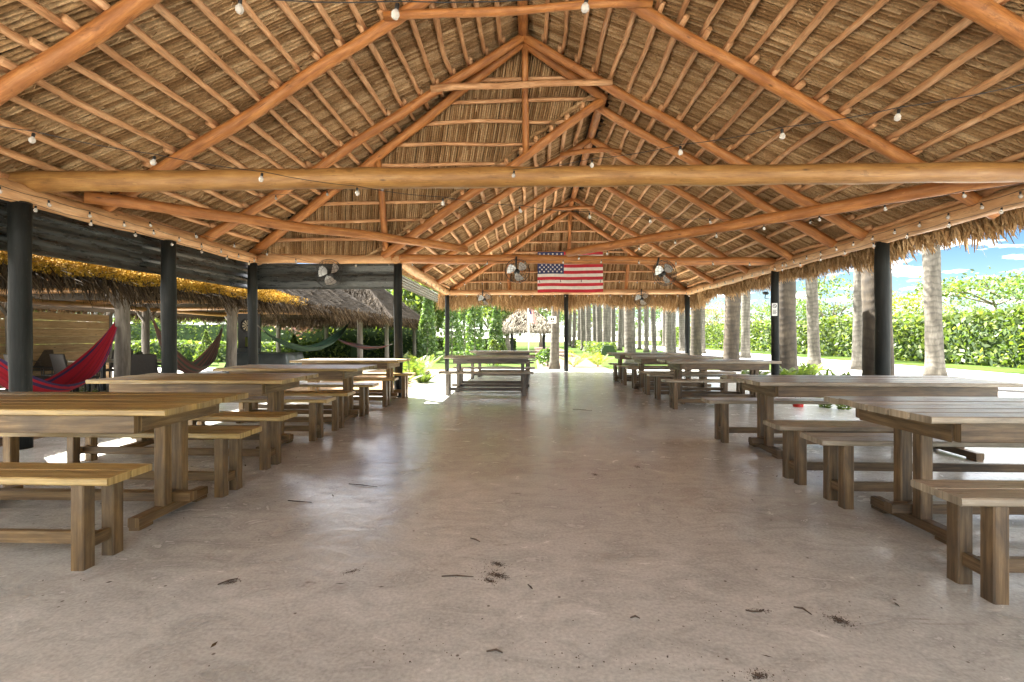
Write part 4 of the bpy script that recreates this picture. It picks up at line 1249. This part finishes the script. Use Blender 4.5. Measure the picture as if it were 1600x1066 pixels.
for i, (x0, y0, x1, y1, h, lab) in enumerate([(-9, 44, -1.5, 44, 1.1, 'low clipped hedge across the lawn left of hut'), (5.0, 32, 5.6, 62, .8, 'low dark hedge under the far palm stand'), (-30, 24, -9, 24, 1.0, 'clipped box hedge behind the left hut posts'), (-34, 28, -6, 29.5, 2.4, 'tall leafy hedge behind the left hut')]):
    hedge('hedge', lab, (x0, y0), (x1, y1), 1.0, h, M['leaf'], 9000, .10, 'garden hedges', .06)
bt = [(-4.5, 52, 9, 4.5, 'leaf'), (1, 60, 10, 5, 'leafdeep'), (-10, 48, 9, 4.5, 'leafdeep'), (-16, 44, 8.5, 4.2, 'leaf'), (-22, 40, 8, 4, 'leafdeep'), (-28, 36, 7.5, 4, 'leaf'), (-2, 42, 7.5, 2.8, 'leaf'), (8, 75, 10, 6, 'leaf'), (16, 80, 10, 6, 'leafdeep'), (-36, 34, 8, 4.5, 'leafdeep'), (-8.2, 35, 6.5, 2.4, 'leaf')]
bl = ['broad light green tree behind the hut, left of the pole flag', 'tall dark tree closing the view behind the garden hut', 'dark tree behind the far cypresses', 'light green tree behind the green hammock', 'dark tree above the dartboard', 'light tree behind the brown hammock', 'slim light tree close behind the hut', 'tree far behind the converging palms', 'dark tree far right behind the converging palms', 'dark tree behind the wooden wall', 'light young tree between the left huts and cypresses']
for (x, y, h, cr, m), lab in zip(bt, bl):
    tree('garden_tree', lab, 'tree', x, y, h, cr, M[m], .2, 95, 42, .19, 'trees behind the garden', .22, spread=.55)
tree('flowering_tree', 'mauve leaved tree above the green hammock', 'tree', xat(462, 27), 27, 3.6, 1.3, M['leafpink'], .08, 40, 40, .09, None, .4, spread=.28)
for i, (px, d, h) in enumerate([(322, 21, 1.5), (459, 22.5, 1.35)]):
    cone_shrub('topiary', ('cone topiary left of the brown hammock top', 'cone topiary behind the green hammock')[i], 'shrub', xat(px, d), d, h, .5, M['leaf'], 900, .07, 'cone topiaries', 1.0)

# thatched huts
def thatched_hut(name, label, x0, x1, y0, y1, ze, zr, m_top, m_fr, posts, dens=1.0, ridge='y', drop=.38, mp='greypost', beams=True, inset=None, blade=.30, top2=None, postr=.1):
    r = thing(name, label, 'hut', ((x0 + x1) / 2, (y0 + y1) / 2, -.09))
    ox, oy, oz = r.location
    cx, cy = (x0 + x1) / 2, (y0 + y1) / 2
    hw = (x1 - x0) / 2; hd = (y1 - y0) / 2
    ins = inset if inset is not None else min(hw, hd)
    if ridge == 'y': ra, rb = Vector((cx, y0 + ins, zr)), Vector((cx, y1 - ins, zr))
    else: ra, rb = Vector((x0 + ins, cy, zr)), Vector((x1 - ins, cy, zr))
    c = [Vector((x0, y0, ze)), Vector((x1, y0, ze)), Vector((x1, y1, ze)), Vector((x0, y1, ze))]
    O = Vector((ox, oy, oz))
    if ridge == 'y': polys = [[c[0], c[1], ra], [c[1], c[2], rb, ra], [c[2], c[3], rb], [c[3], c[0], ra, rb]]
    else: polys = [[c[0], c[1], rb, ra], [c[1], c[2], rb], [c[2], c[3], ra, rb], [c[3], c[0], ra]]
    b = MB()
    for p_ in polys:
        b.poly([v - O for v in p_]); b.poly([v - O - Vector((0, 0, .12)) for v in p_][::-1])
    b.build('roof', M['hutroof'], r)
    # shaggy outer layer
    Qs = []
    for p_ in polys:
        e0, e1 = p_[0], p_[1]
        nrm = (e1 - e0).cross(p_[-1] - e0).normalized()
        if nrm.z < 0: nrm = -nrm
        area = sum(((p_[i] - p_[0]).cross(p_[i + 1] - p_[0])).length / 2 for i in range(1, len(p_) - 1))
        n = int(area * 260 * dens)
        tri = [(p_[0], p_[i], p_[i + 1]) for i in range(1, len(p_) - 1)]
        al = (e1 - e0).normalized(); dn = al.cross(nrm)
        if dn.z > 0: dn = -dn
        nn, dd, aa = np.array(nrm), np.array(dn), np.array(al)
        for t_ in tri:
            ar = ((t_[1] - t_[0]).cross(t_[2] - t_[0])).length / 2
            k = int(n * ar / area)
            u = rng.random(k); v = rng.random(k); f = u + v > 1; u[f] = 1 - u[f]; v[f] = 1 - v[f]
            B = np.array(t_[0]) + u[:, None] * np.array(t_[1] - t_[0]) + v[:, None] * np.array(t_[2] - t_[0])
            tip = B + dd * (blade * (.5 + rng.random(k)))[:, None] + nn * (.02 + .30 * rng.random(k) ** 2)[:, None] + aa * rng.normal(0, .08, k)[:, None]
            w = (.007 + .012 * rng.random(k))[:, None]
            Qs.append(np.stack([B - aa * w, B + aa * w, tip + aa * w * .3, tip - aa * w * .3], 1))
    quads_mesh('thatch', np.concatenate(Qs) - np.array(O), M[m_top], r)
    Qs = []
    for i in range(4):
        a, e = c[i], c[(i + 1) % 4]
        o_ = (e - a).normalized().cross(Vector((0, 0, 1)))
        n = int((e - a).length * 620 * dens)
        Qs.append(fringe_strip(a + Vector((0, 0, -.04)), e + Vector((0, 0, -.04)), drop * 1.15, o_, n, None, '', None, .010, .06, .1))
    quads_mesh('fringe', np.concatenate(Qs) - np.array(O), M[m_fr], r)
    for (px_, py_) in posts:
        b = MB(); b.log((px_ - ox, py_ - oy, 0), (px_ - ox, py_ - oy, ze + .25 - oz), postr, postr * .92, wander=.01); b.build('post', M[mp], r, True)
        if beams:
            for s_ in (-1, 1):
                b = MB(); b.log((px_ - ox, py_ - oy, ze - .45 - oz), (px_ - ox, py_ - oy + s_ * .5, ze + .1 - oz), .045, .04, wander=.004); b.build('knee_brace', M[mp], r, True)
    if beams:
        xs = sorted({round(p_[0], 1) for p_ in posts})
        for xx in (min(p_[0] for p_ in posts), max(p_[0] for p_ in posts)):
            b = MB(); b.log((xx - ox, y0 + .3 - oy, ze + .02 - oz), (xx - ox, y1 - .3 - oy, ze + .02 - oz), .08, .075); b.build('beam', M['beam'], r, True)
        ny = 6
        for i in range(ny):
            yy = y0 + .8 + (y1 - y0 - 1.6) * i / (ny - 1)
            b = MB(); b.log((x0 + .5 - ox, yy - oy, ze + .10 - oz), (x1 - .5 - ox, yy - oy, ze + .10 - oz), .06, .055); b.build('beam', M['beam'], r, True)
    return r
# left hut beside the pavilion
hp = [(-6.95, 4.0), (-6.95, 7.9), (-6.95, 10.9), (-6.95, 19.2), (-12.4, 6.5), (-12.4, 11), (-12.4, 15.0), (-12.4, 19.4)]
thatched_hut('thatched_hut', 'low thatched shelter with dark shaggy edge beside the left posts', -13.2, -6.22, 2.5, 20.2, 2.05, 4.6, 'shadethatch', 'fringedark', hp, .55, drop=.30, inset=3.4, postr=.115)
thatched_hut('thatched_hut', 'second thatched shelter with rounded grey roof behind the left hut', -12.5, -6.1, 21.0, 28.5, 2.0, 4.8, 'shadethatch', 'fringedark', [(-6.7, 22), (-6.7, 27.2), (-11.8, 22), (-11.8, 27.2)], .6, drop=.34, postr=.1)
thatched_hut('garden_hut', 'pale conical thatched hut on lawn beyond the far end', xat(822, 33) - 2.0, xat(822, 33) + 2.0, 31, 35, 1.65, 3.6, 'palethatch', 'palethatch', [(xat(800, 31.5), 31.5), (xat(850, 31.5), 31.5), (xat(800, 34.5), 34.5), (xat(850, 34.5), 34.5)], .8, drop=.22, mp='post', beams=False, inset=1.9, postr=.1)

# yellow mossy band lying on the near slope of the left hut
ym = tag(thing('moss_bank', 'bright yellow dry moss band along the shaggy edge of left hut', 'thatch band', (0, 0, 0)), kind='stuff')
hutroof = [o for o in col.objects if o.name == 'thatched_hut'][0]
bpy.data.objects.remove(ym)
n = 80000
yy = 3.0 + rng.random(n) * 14.0; s_ = rng.random(n)
sl_ = (4.6 - 2.02) / 3.49
wid = np.where(yy < 9.8, 1.0, np.clip(1.0 - (yy - 9.8) / 3.2, 0, 1)) * (.82 + .22 * np.sin(yy * 3.1) * np.sin(yy * 1.37 + 1))
off = -.04 + s_ * .62
k = s_ < wid * 1.0
yy, off = yy[k], off[k] + (1 - wid[k]) * 0.15
vert = rng.random(len(yy)) < .45
C = np.stack([np.where(vert, -6.10 - .08 * rng.random(len(yy)), -6.2 - np.maximum(off, 0)), yy, np.where(vert, 2.0 + .20 * rng.random(len(yy)) + .03 * np.sin(yy * 5), 2.12 + np.maximum(off, 0) * sl_ + .06 * rng.random(len(yy)))], 1)
hx, hy_, hz_ = hutroof.location
quads_mesh('moss_band', leaf_quads(C, .017, 0, .6) - np.array([hx, hy_, hz_]), M['yellow'], hutroof)

# wooden wall under the left hut
ww = thing('board_wall', 'tan board wall at the back of the left hut', 'wall', (-12.75, 12.3, -.08))
b = MB()
for i in range(9): b.box(-.03, .03, -3.4, 1.7, .02 + i * .21, .02 + (i + 1) * .21 - .006, .004, axis=1)
b.build('boards', M['wallwood'], ww)
for yy_ in (-3.45, -.9, 1.75):
    b = MB(); b.box(-.06, .06, yy_ - .05, yy_ + .05, 0, 2.0, .006); b.build('stud', M['greypost'], ww)

# patio chairs and tables
def make_chair(m):
    r = thing('patio_chair', 'x', 'chair')
    b = MB(); b.box(-.25, .25, -.25, .25, .40, .45, .012, axis=0); b.build('seat', m, r)
    b = MB()
    for i in range(7):
        t0, t1 = i / 7, (i + 1) / 7
        z0_, z1_ = .46 + t0 * .44, .46 + t1 * .44
        y0_, y1_ = .235 + .10 * t0, .235 + .10 * t1
        w0, w1 = .24 - .01 * t0, .24 - .01 * t1
        for (dy) in (0, .03):
            b.poly([(-w0, y0_ + dy, z0_), (w0, y0_ + dy, z0_), (w1, y1_ + dy, z1_), (-w1, y1_ + dy, z1_)])
    b.tube([(-.24, .25, .44), (-.235, .35, .91), (.235, .35, .91), (.24, .25, .44)], .018, 7); b.build('backrest', m, r)
    for sx in (-1, 1):
        for sy in (-1, 1):
            b = MB(); b.tube([(sx * .235, sy * .22, .42), (sx * .25, sy * .25, 0)], .018, 7); b.build('leg', m, r)
        b = MB(); b.tube([(sx * .25, -.24, .42), (sx * .27, -.24, .64), (sx * .27, .25, .66), (sx * .245, .30, .68)], .017, 7); b.build('armrest', m, r)
    return r
cproto = {'w': make_chair(M['wicker']), 'b': make_chair(M['brownwicker'])}
cu = set()
def chair(k, px, d, rz, lab):
    o = cproto[k] if k not in cu else copy_tree(cproto[k]); cu.add(k)
    o.location = (xat(px, d), d, -.08); o.rotation_euler = (0, 0, R(rz)); o['label'] = lab; o['group'] = 'patio chairs under the left hut'
chair('b', 76, 11.9, 70, 'brown wicker armchair standing before the tan board wall')
chair('w', 50, 9.4, 150, 'dark wicker chair half hidden by the nearest charcoal post')
chair('w', 122, 9.6, 160, 'dark wicker chair behind the red hammock')
chair('w', 233, 9.5, 200, 'dark wicker chair right of the grey hut post')
chair('w', 248, 10.6, 120, 'dark wicker chair beyond the grey hut post beside the dining table')
chair('w', 178, 11.8, 10, 'dark wicker chair at the far side of the dining table')
pt_ = thing('dining_table', 'dark patio dining table with pale top behind red hammock', 'table', (xat(190, 10.6), 10.6, -.08))
b = MB(); b.box(-.85, .85, -.42, .42, .70, .74, .01, axis=0); b.build('tabletop', M['weather'], pt_)
for sx in (-1, 1):
    for sy in (-1, 1):
        b = MB(); b.box(sx * .75 - .04, sx * .75 + .04, sy * .34 - .04, sy * .34 + .04, 0, .698, .005); b.build('leg', M['black'], pt_)
st = thing('low_table', 'small square dark side table under the red hammock', 'table', (xat(105, 10.4), 10.4, -.08))
b = MB(); b.box(-.3, .3, -.3, .3, .40, .44, .008, axis=0); b.build('tabletop', M['wicker'], st)
for sx in (-1, 1):
    for sy in (-1, 1):
        b = MB(); b.box(sx * .26 - .025, sx * .26 + .025, sy * .26 - .025, sy * .26 + .025, 0, .398, .004); b.build('leg', M['black'], st)

# dart cabinet, games table
dc = thing('dart_cabinet', 'tall dark cabinet holding a round dartboard behind the left corner post', 'cabinet', (xat(388, 15), 15.0, -.08), R(0))
b = MB(); b.box(-.42, .42, -.02, .25, 0, .62, .01, axis=0); b.box(-.36, .36, .02, .12, .62, 2.0, .01, axis=2); b.build('body', M['black'], dc)
b = MB(); b.box(-.40, .40, -.035, -.0205, .62, .90, .005, axis=0); b.build('shelf_front', M['greycover'], dc)
db = MB(); db.lathe([(.001, 0), (.235, 0), (.24, .02), (.235, .04)], 28)
db.xform(Matrix.Translation((0, .0, 1.62)) @ Matrix.Rotation(R(90), 4, 'X')); 
dbo = db.build('dartboard', M['black'], dc, False)
sg = MB()
for k_ in range(20):
    a0, a1 = 2 * PI * k_ / 20, 2 * PI * (k_ + 1) / 20
    if k_ % 2 == 0:
        sg.poly([(.02 * math.cos(a0), -.045, 1.62 + .02 * math.sin(a0)), (.17 * math.cos(a0), -.045, 1.62 + .17 * math.sin(a0)), (.17 * math.cos(a1), -.045, 1.62 + .17 * math.sin(a1)), (.02 * math.cos(a1), -.045, 1.62 + .02 * math.sin(a1))])
so2 = sg.build('segments', M['cream'], dbo)
b = MB(); b.box(-.10, .10, -.012, .018, .95, 1.25, .004, axis=2); b.build('scoreboard', M['leafyel'], dc)
gt = thing('covered_games_table', 'games table under a dark grey vinyl cover near the green hammock', 'table', (xat(415, 13.6), 13.6, -.08))
b = MB()
xs_ = [-.85 + 1.7 * i / 24 for i in range(25)]
ringp = []
N_ = 60
for lv, (zz, sc_) in enumerate([(.80, .98), (.79, 1.0), (.55, 1.01), (.28, 1.03)]):
    for k_ in range(N_):
        a = 2 * PI * k_ / N_
        cx_ = max(-1, min(1, 1.45 * math.cos(a))); cy_ = max(-1, min(1, 1.45 * math.sin(a)))
        fold = 1 + (.0 if lv < 2 else .03 * lv * math.sin(9 * a + lv))
        b.v.append((.85 * cx_ * sc_ * fold, .5 * cy_ * sc_ * fold, zz + (.02 * math.sin(7 * a) if lv == 3 else 0)))
for lv in range(3):
    for k_ in range(N_):
        k2 = (k_ + 1) % N_
        b.face([lv * N_ + k_, lv * N_ + k2, (lv + 1) * N_ + k2, (lv + 1) * N_ + k_], [(0, 0), (1, 0), (1, 1), (0, 1)])
b.face(list(range(N_)), [(0, 0)] * N_)
b.build('cover', M['greycover'], gt, True)
for sx in (-1, 1):
    for sy in (-1, 1):
        b = MB(); b.box(sx * .68 - .05, sx * .68 + .05, sy * .36 - .05, sy * .36 + .05, 0, .5, .006); b.build('leg', M['black'], gt)

# hammocks
def hammock(label, a, c, low, w, m, rope=.35):
    a = Vector(a); c = Vector(c)
    r = thing('hammock', label, 'hammock', a, 0, 'hammocks slung under the left huts')
    d = c - a; hd_ = Vector((d.x, d.y, 0)); side = hd_.normalized().cross(Vector((0, 0, 1)))
    n = 26; mm = 10; L_ = d.length
    sagv = min(a.z, c.z) - low
    def axis(t): return a.lerp(c, t) - a + Vector((0, 0, -sagv * 4 * t * (1 - t)))
    t0, t1 = .05, .95
    b = MB()
    for i in range(n + 1):
        q = i / n; t = t0 + (t1 - t0) * q
        P = axis(t); ww_ = w * (math.sin(PI * q) ** 1.2) * .5 + .02
        for j in range(mm + 1):
            v = j / mm * 2 - 1
            b.v.append(tuple(P + side * (v * ww_) + Vector((0, 0, .55 * ww_ * abs(v) ** 2 + .012 * math.sin(j * 2.3 + i * .7)))))
    for i in range(n):
        for j in range(mm):
            q = i * (mm + 1) + j
            b.face([q, q + 1, q + mm + 2, q + mm + 1], [(i / n, j / mm), (i / n, (j + 1) / mm), ((i + 1) / n, (j + 1) / mm), ((i + 1) / n, j / mm)])
    b.build('cloth', m, r, True)
    for (ta, tb) in ((0, t0), (1, t1)):
        b = MB(); b.tube([axis(ta), axis((ta + tb) / 2), axis(tb)], .012, 6); b.build('rope', M['greypost'], r, True)
    return r
def atp(px, py, d): return at(px, py, d)
hammock('red striped hammock sagging behind the nearest charcoal post', atp(197, 468, 8.15), (-6.0, 4.5, 1.75), .34, .55, M['ham_red'])
hammock('brown striped hammock hanging left of the dartboard', atp(352, 498, 11.0), atp(232, 480, 8.5), .36, .5, M['ham_brown'])
hammock('green hammock slung to the right of the dartboard', atp(402, 508, 11.4), atp(552, 494, 18.4), .50, .5, M['ham_green'])
hammock('small dark striped hammock far back beside the fourth left post', atp(516, 522, 18.6), atp(612, 538, 18.4), .52, .5, M['ham_dark'])

# planter greenery at the short left eave
for i, (px, d, h, lab) in enumerate([(655, 13.0, .85, 'large fern in planter left of the far corner post'), (668, 15.0, .8, 'fern in planter close to the far left corner post'), (640, 11.6, .5, 'low fern beside the fourth charcoal post'), (676, 12.4, .45, 'small fern at floor edge beside the short left eave')]):
    frond_plant('fern', lab, 'fern', xat(px, d) - .25, d, h, M['leaf'], 14, -.066, 'ferns in the left planter', .012, .95, 26)
for i, (px, d, lab) in enumerate([(330, 9.2, 'small spiky plant behind the second left table'), (140, 7.6, 'small spiky plant under the red hammock')]):
    frond_plant('spiky_plant', lab, 'plant', min(-5.9, xat(px, d)), d, .35, M['leaf'], 9, -.07, 'spiky plants in the mulch', .014, .6, 10)

# far pole flag
pf = thing('pole_flag', 'small striped flag drooping from a leaning pole before the garden hut', 'flag', (xat(826, 20.5), 20.5, -.09))
b = MB(); b.tube([(0, 0, 0), (0, 0, 2.55)], .022, 8); b.build('pole', M['signwhite'], pf, True)
b = MB()
n_ = 13
for j in range(16):
    t = j / 15
    for i in range(n_ + 1):
        u = i / n_
        b.v.append((.02 + u * (.17 + .12 * t) + .05 * t, .05 * math.sin(u * 9 + t * 2), 2.5 - t * .62 - .10 * u))
for j in range(15):
    for i in range(n_):
        q = j * (n_ + 1) + i
        b.face([q, q + 1, q + n_ + 2, q + n_ + 1], [(0, 0), (1, 0), (1, 1), (0, 1)], 2 if (i < 6 and j < 6) else i % 2)
b.build('cloth', [M['red'], M['white'], M['blue']], pf, True)

# ------------------------------------------------------------------ debris on the floor
b = MB()
def speck(x, y, s):
    k = random.randint(5, 7); a0 = random.random() * 6
    ring = [(x + s * random.uniform(.5, 1.1) * math.cos(a0 + 2 * PI * i / k), y + s * random.uniform(.5, 1.1) * math.sin(a0 + 2 * PI * i / k)) for i in range(k)]
    h = s * .5
    b.poly([(p_[0], p_[1], h) for p_ in ring])
    for i in range(k):
        p_, q_ = ring[i], ring[(i + 1) % k]
        b.poly([(p_[0], p_[1], .001), (q_[0], q_[1], .001), (q_[0], q_[1], h), (p_[0], p_[1], h)])
def onfloor(px, py):
    u = (px - 800) / F; v = (526 - py) / F
    t = -CAMZ / v
    return (t * (-math.sin(YAW) + u * math.cos(YAW)), t * (math.cos(YAW) + u * math.sin(YAW)))
for _ in range(170):
    px, py = random.uniform(100, 1560), random.uniform(640, 1060)
    x, y = onfloor(px, py); speck(x, y, random.uniform(.0013, .004))
for (cx_, cy_, n_, sp_) in [(640, 1020, 22, 40), (880, 1030, 26, 60), (1180, 1055, 26, 30), (780, 890, 60, 25), (1300, 965, 30, 40), (1060, 1040, 30, 60), (1120, 955, 20, 60)]:
    for _ in range(n_):
        x, y = onfloor(random.gauss(cx_, sp_), min(1064, random.gauss(cy_, sp_ * .3))); speck(x, y, random.uniform(.0014, .0045))
tag(b.build('floor_debris', M['debris']), 'scattered dark specks of dirt across the concrete floor', 'debris', kind='stuff')
tw = [((690, 902), (740, 903)), ((735, 842), (750, 848)), ((825, 915), (832, 922)), ((545, 757), (590, 762)), ((450, 783), (487, 786)), ((760, 1020), (785, 1022)), ((985, 967), (1000, 968)), ((340, 915), (372, 905)), ((1240, 950), (1268, 962)), ((1165, 955), (1190, 958)), ((1010, 612), (1030, 614)), ((895, 640), (925, 642))]
for i, (a, c) in enumerate(tw):
    xa = onfloor(*a); xc = onfloor(*c)
    b = MB(); m_ = ((xa[0] + xc[0]) / 2 + random.uniform(-.01, .01), (xa[1] + xc[1]) / 2 + random.uniform(-.015, .015))
    z_ = .005
    b.tube([(xa[0], xa[1], z_), (m_[0], m_[1], z_ + .003), (xc[0], xc[1], z_)], [.003, .0045, .002], 5)
    o = b.build('twig', M['debris'])
    lab = ['straight twig left of the dark footprint smear in mid floor', 'short twig behind the dark smear in mid floor', 'stubby bit of bark right of the dark smear', 'long twig lying left of centre behind mid floor', 'twig lying beside the left tables in mid distance', 'bent twig at the front edge left of centre', 'short twig at the front right of centre', 'twig lying in front of the first left table foot', 'twig beside the long dark scuff on the right', 'short twig left of the right dark scuff', 'flat strip of leaf near the far right benches', 'flat strip of leaf in the far aisle'][i]
    tag(o, lab, 'twig', 'twigs on the floor')
# dirty footprint smears: dried mud lying on the slab
b = MB()
def smear(px, py, w, h, rot, n=160):
    for _ in range(int(n * 2.6)):
        a = random.random() * 2 * PI; rr_ = abs(random.gauss(0, .5))
        dx, dy = w * rr_ * math.cos(a), h * rr_ * math.sin(a)
        x, y = onfloor(px + dx * math.cos(rot) - dy * math.sin(rot), py + dx * math.sin(rot) + dy * math.cos(rot))
        speck(x, y, random.uniform(.001, .0034))
for s_ in [(778, 882, 16, 4, .2, 130), (777, 899, 22, 6, .15, 240), (765, 908, 14, 5, .3, 120), (1312, 970, 30, 7, .35, 200), (1185, 1056, 18, 8, .1, 150), (550, 893, 22, 4, -.25, 70), (996, 730, 12, 4, .1, 80), (930, 742, 14, 4, .3, 80), (362, 910, 18, 4, -.3, 70), (1190, 955, 20, 4, .1, 50)]: smear(*s_)
tag(b.build('dried_mud', M['debris']), 'dark dried mud smears on the concrete floor', 'mud', kind='stuff')

# dry leaf scraps gathered under benches, along the floor edges and drifting into the aisle
n = 520
kx = rng.random(n)
lx = np.where(kx < .42, -2.0 - 2.6 * rng.random(n), np.where(kx < .84, 2.0 + 3.2 * rng.random(n), -2 + 4 * rng.random(n)))
ly = 1.8 + 14 * rng.random(n) ** 1.3
C = np.stack([lx, ly, np.full(n, .006)], 1)
a = rng.random(n) * 2 * PI; ll = (.007 + .017 * rng.random(n) ** 2)[:, None]
d = np.stack([np.cos(a), np.sin(a), rng.normal(0, .12, n)], 1); e = np.stack([-np.sin(a), np.cos(a), rng.normal(0, .12, n)], 1)
Q = np.stack([C - d * ll, C - e * ll * .3, C + d * ll, C + e * ll * .3], 1); Q[:, :, 2] = np.maximum(Q[:, :, 2], .002)
tag(quads_mesh('leaf_litter', Q, M['fringedark']), 'small dry leaf scraps scattered under the benches', 'leaf litter', kind='stuff')
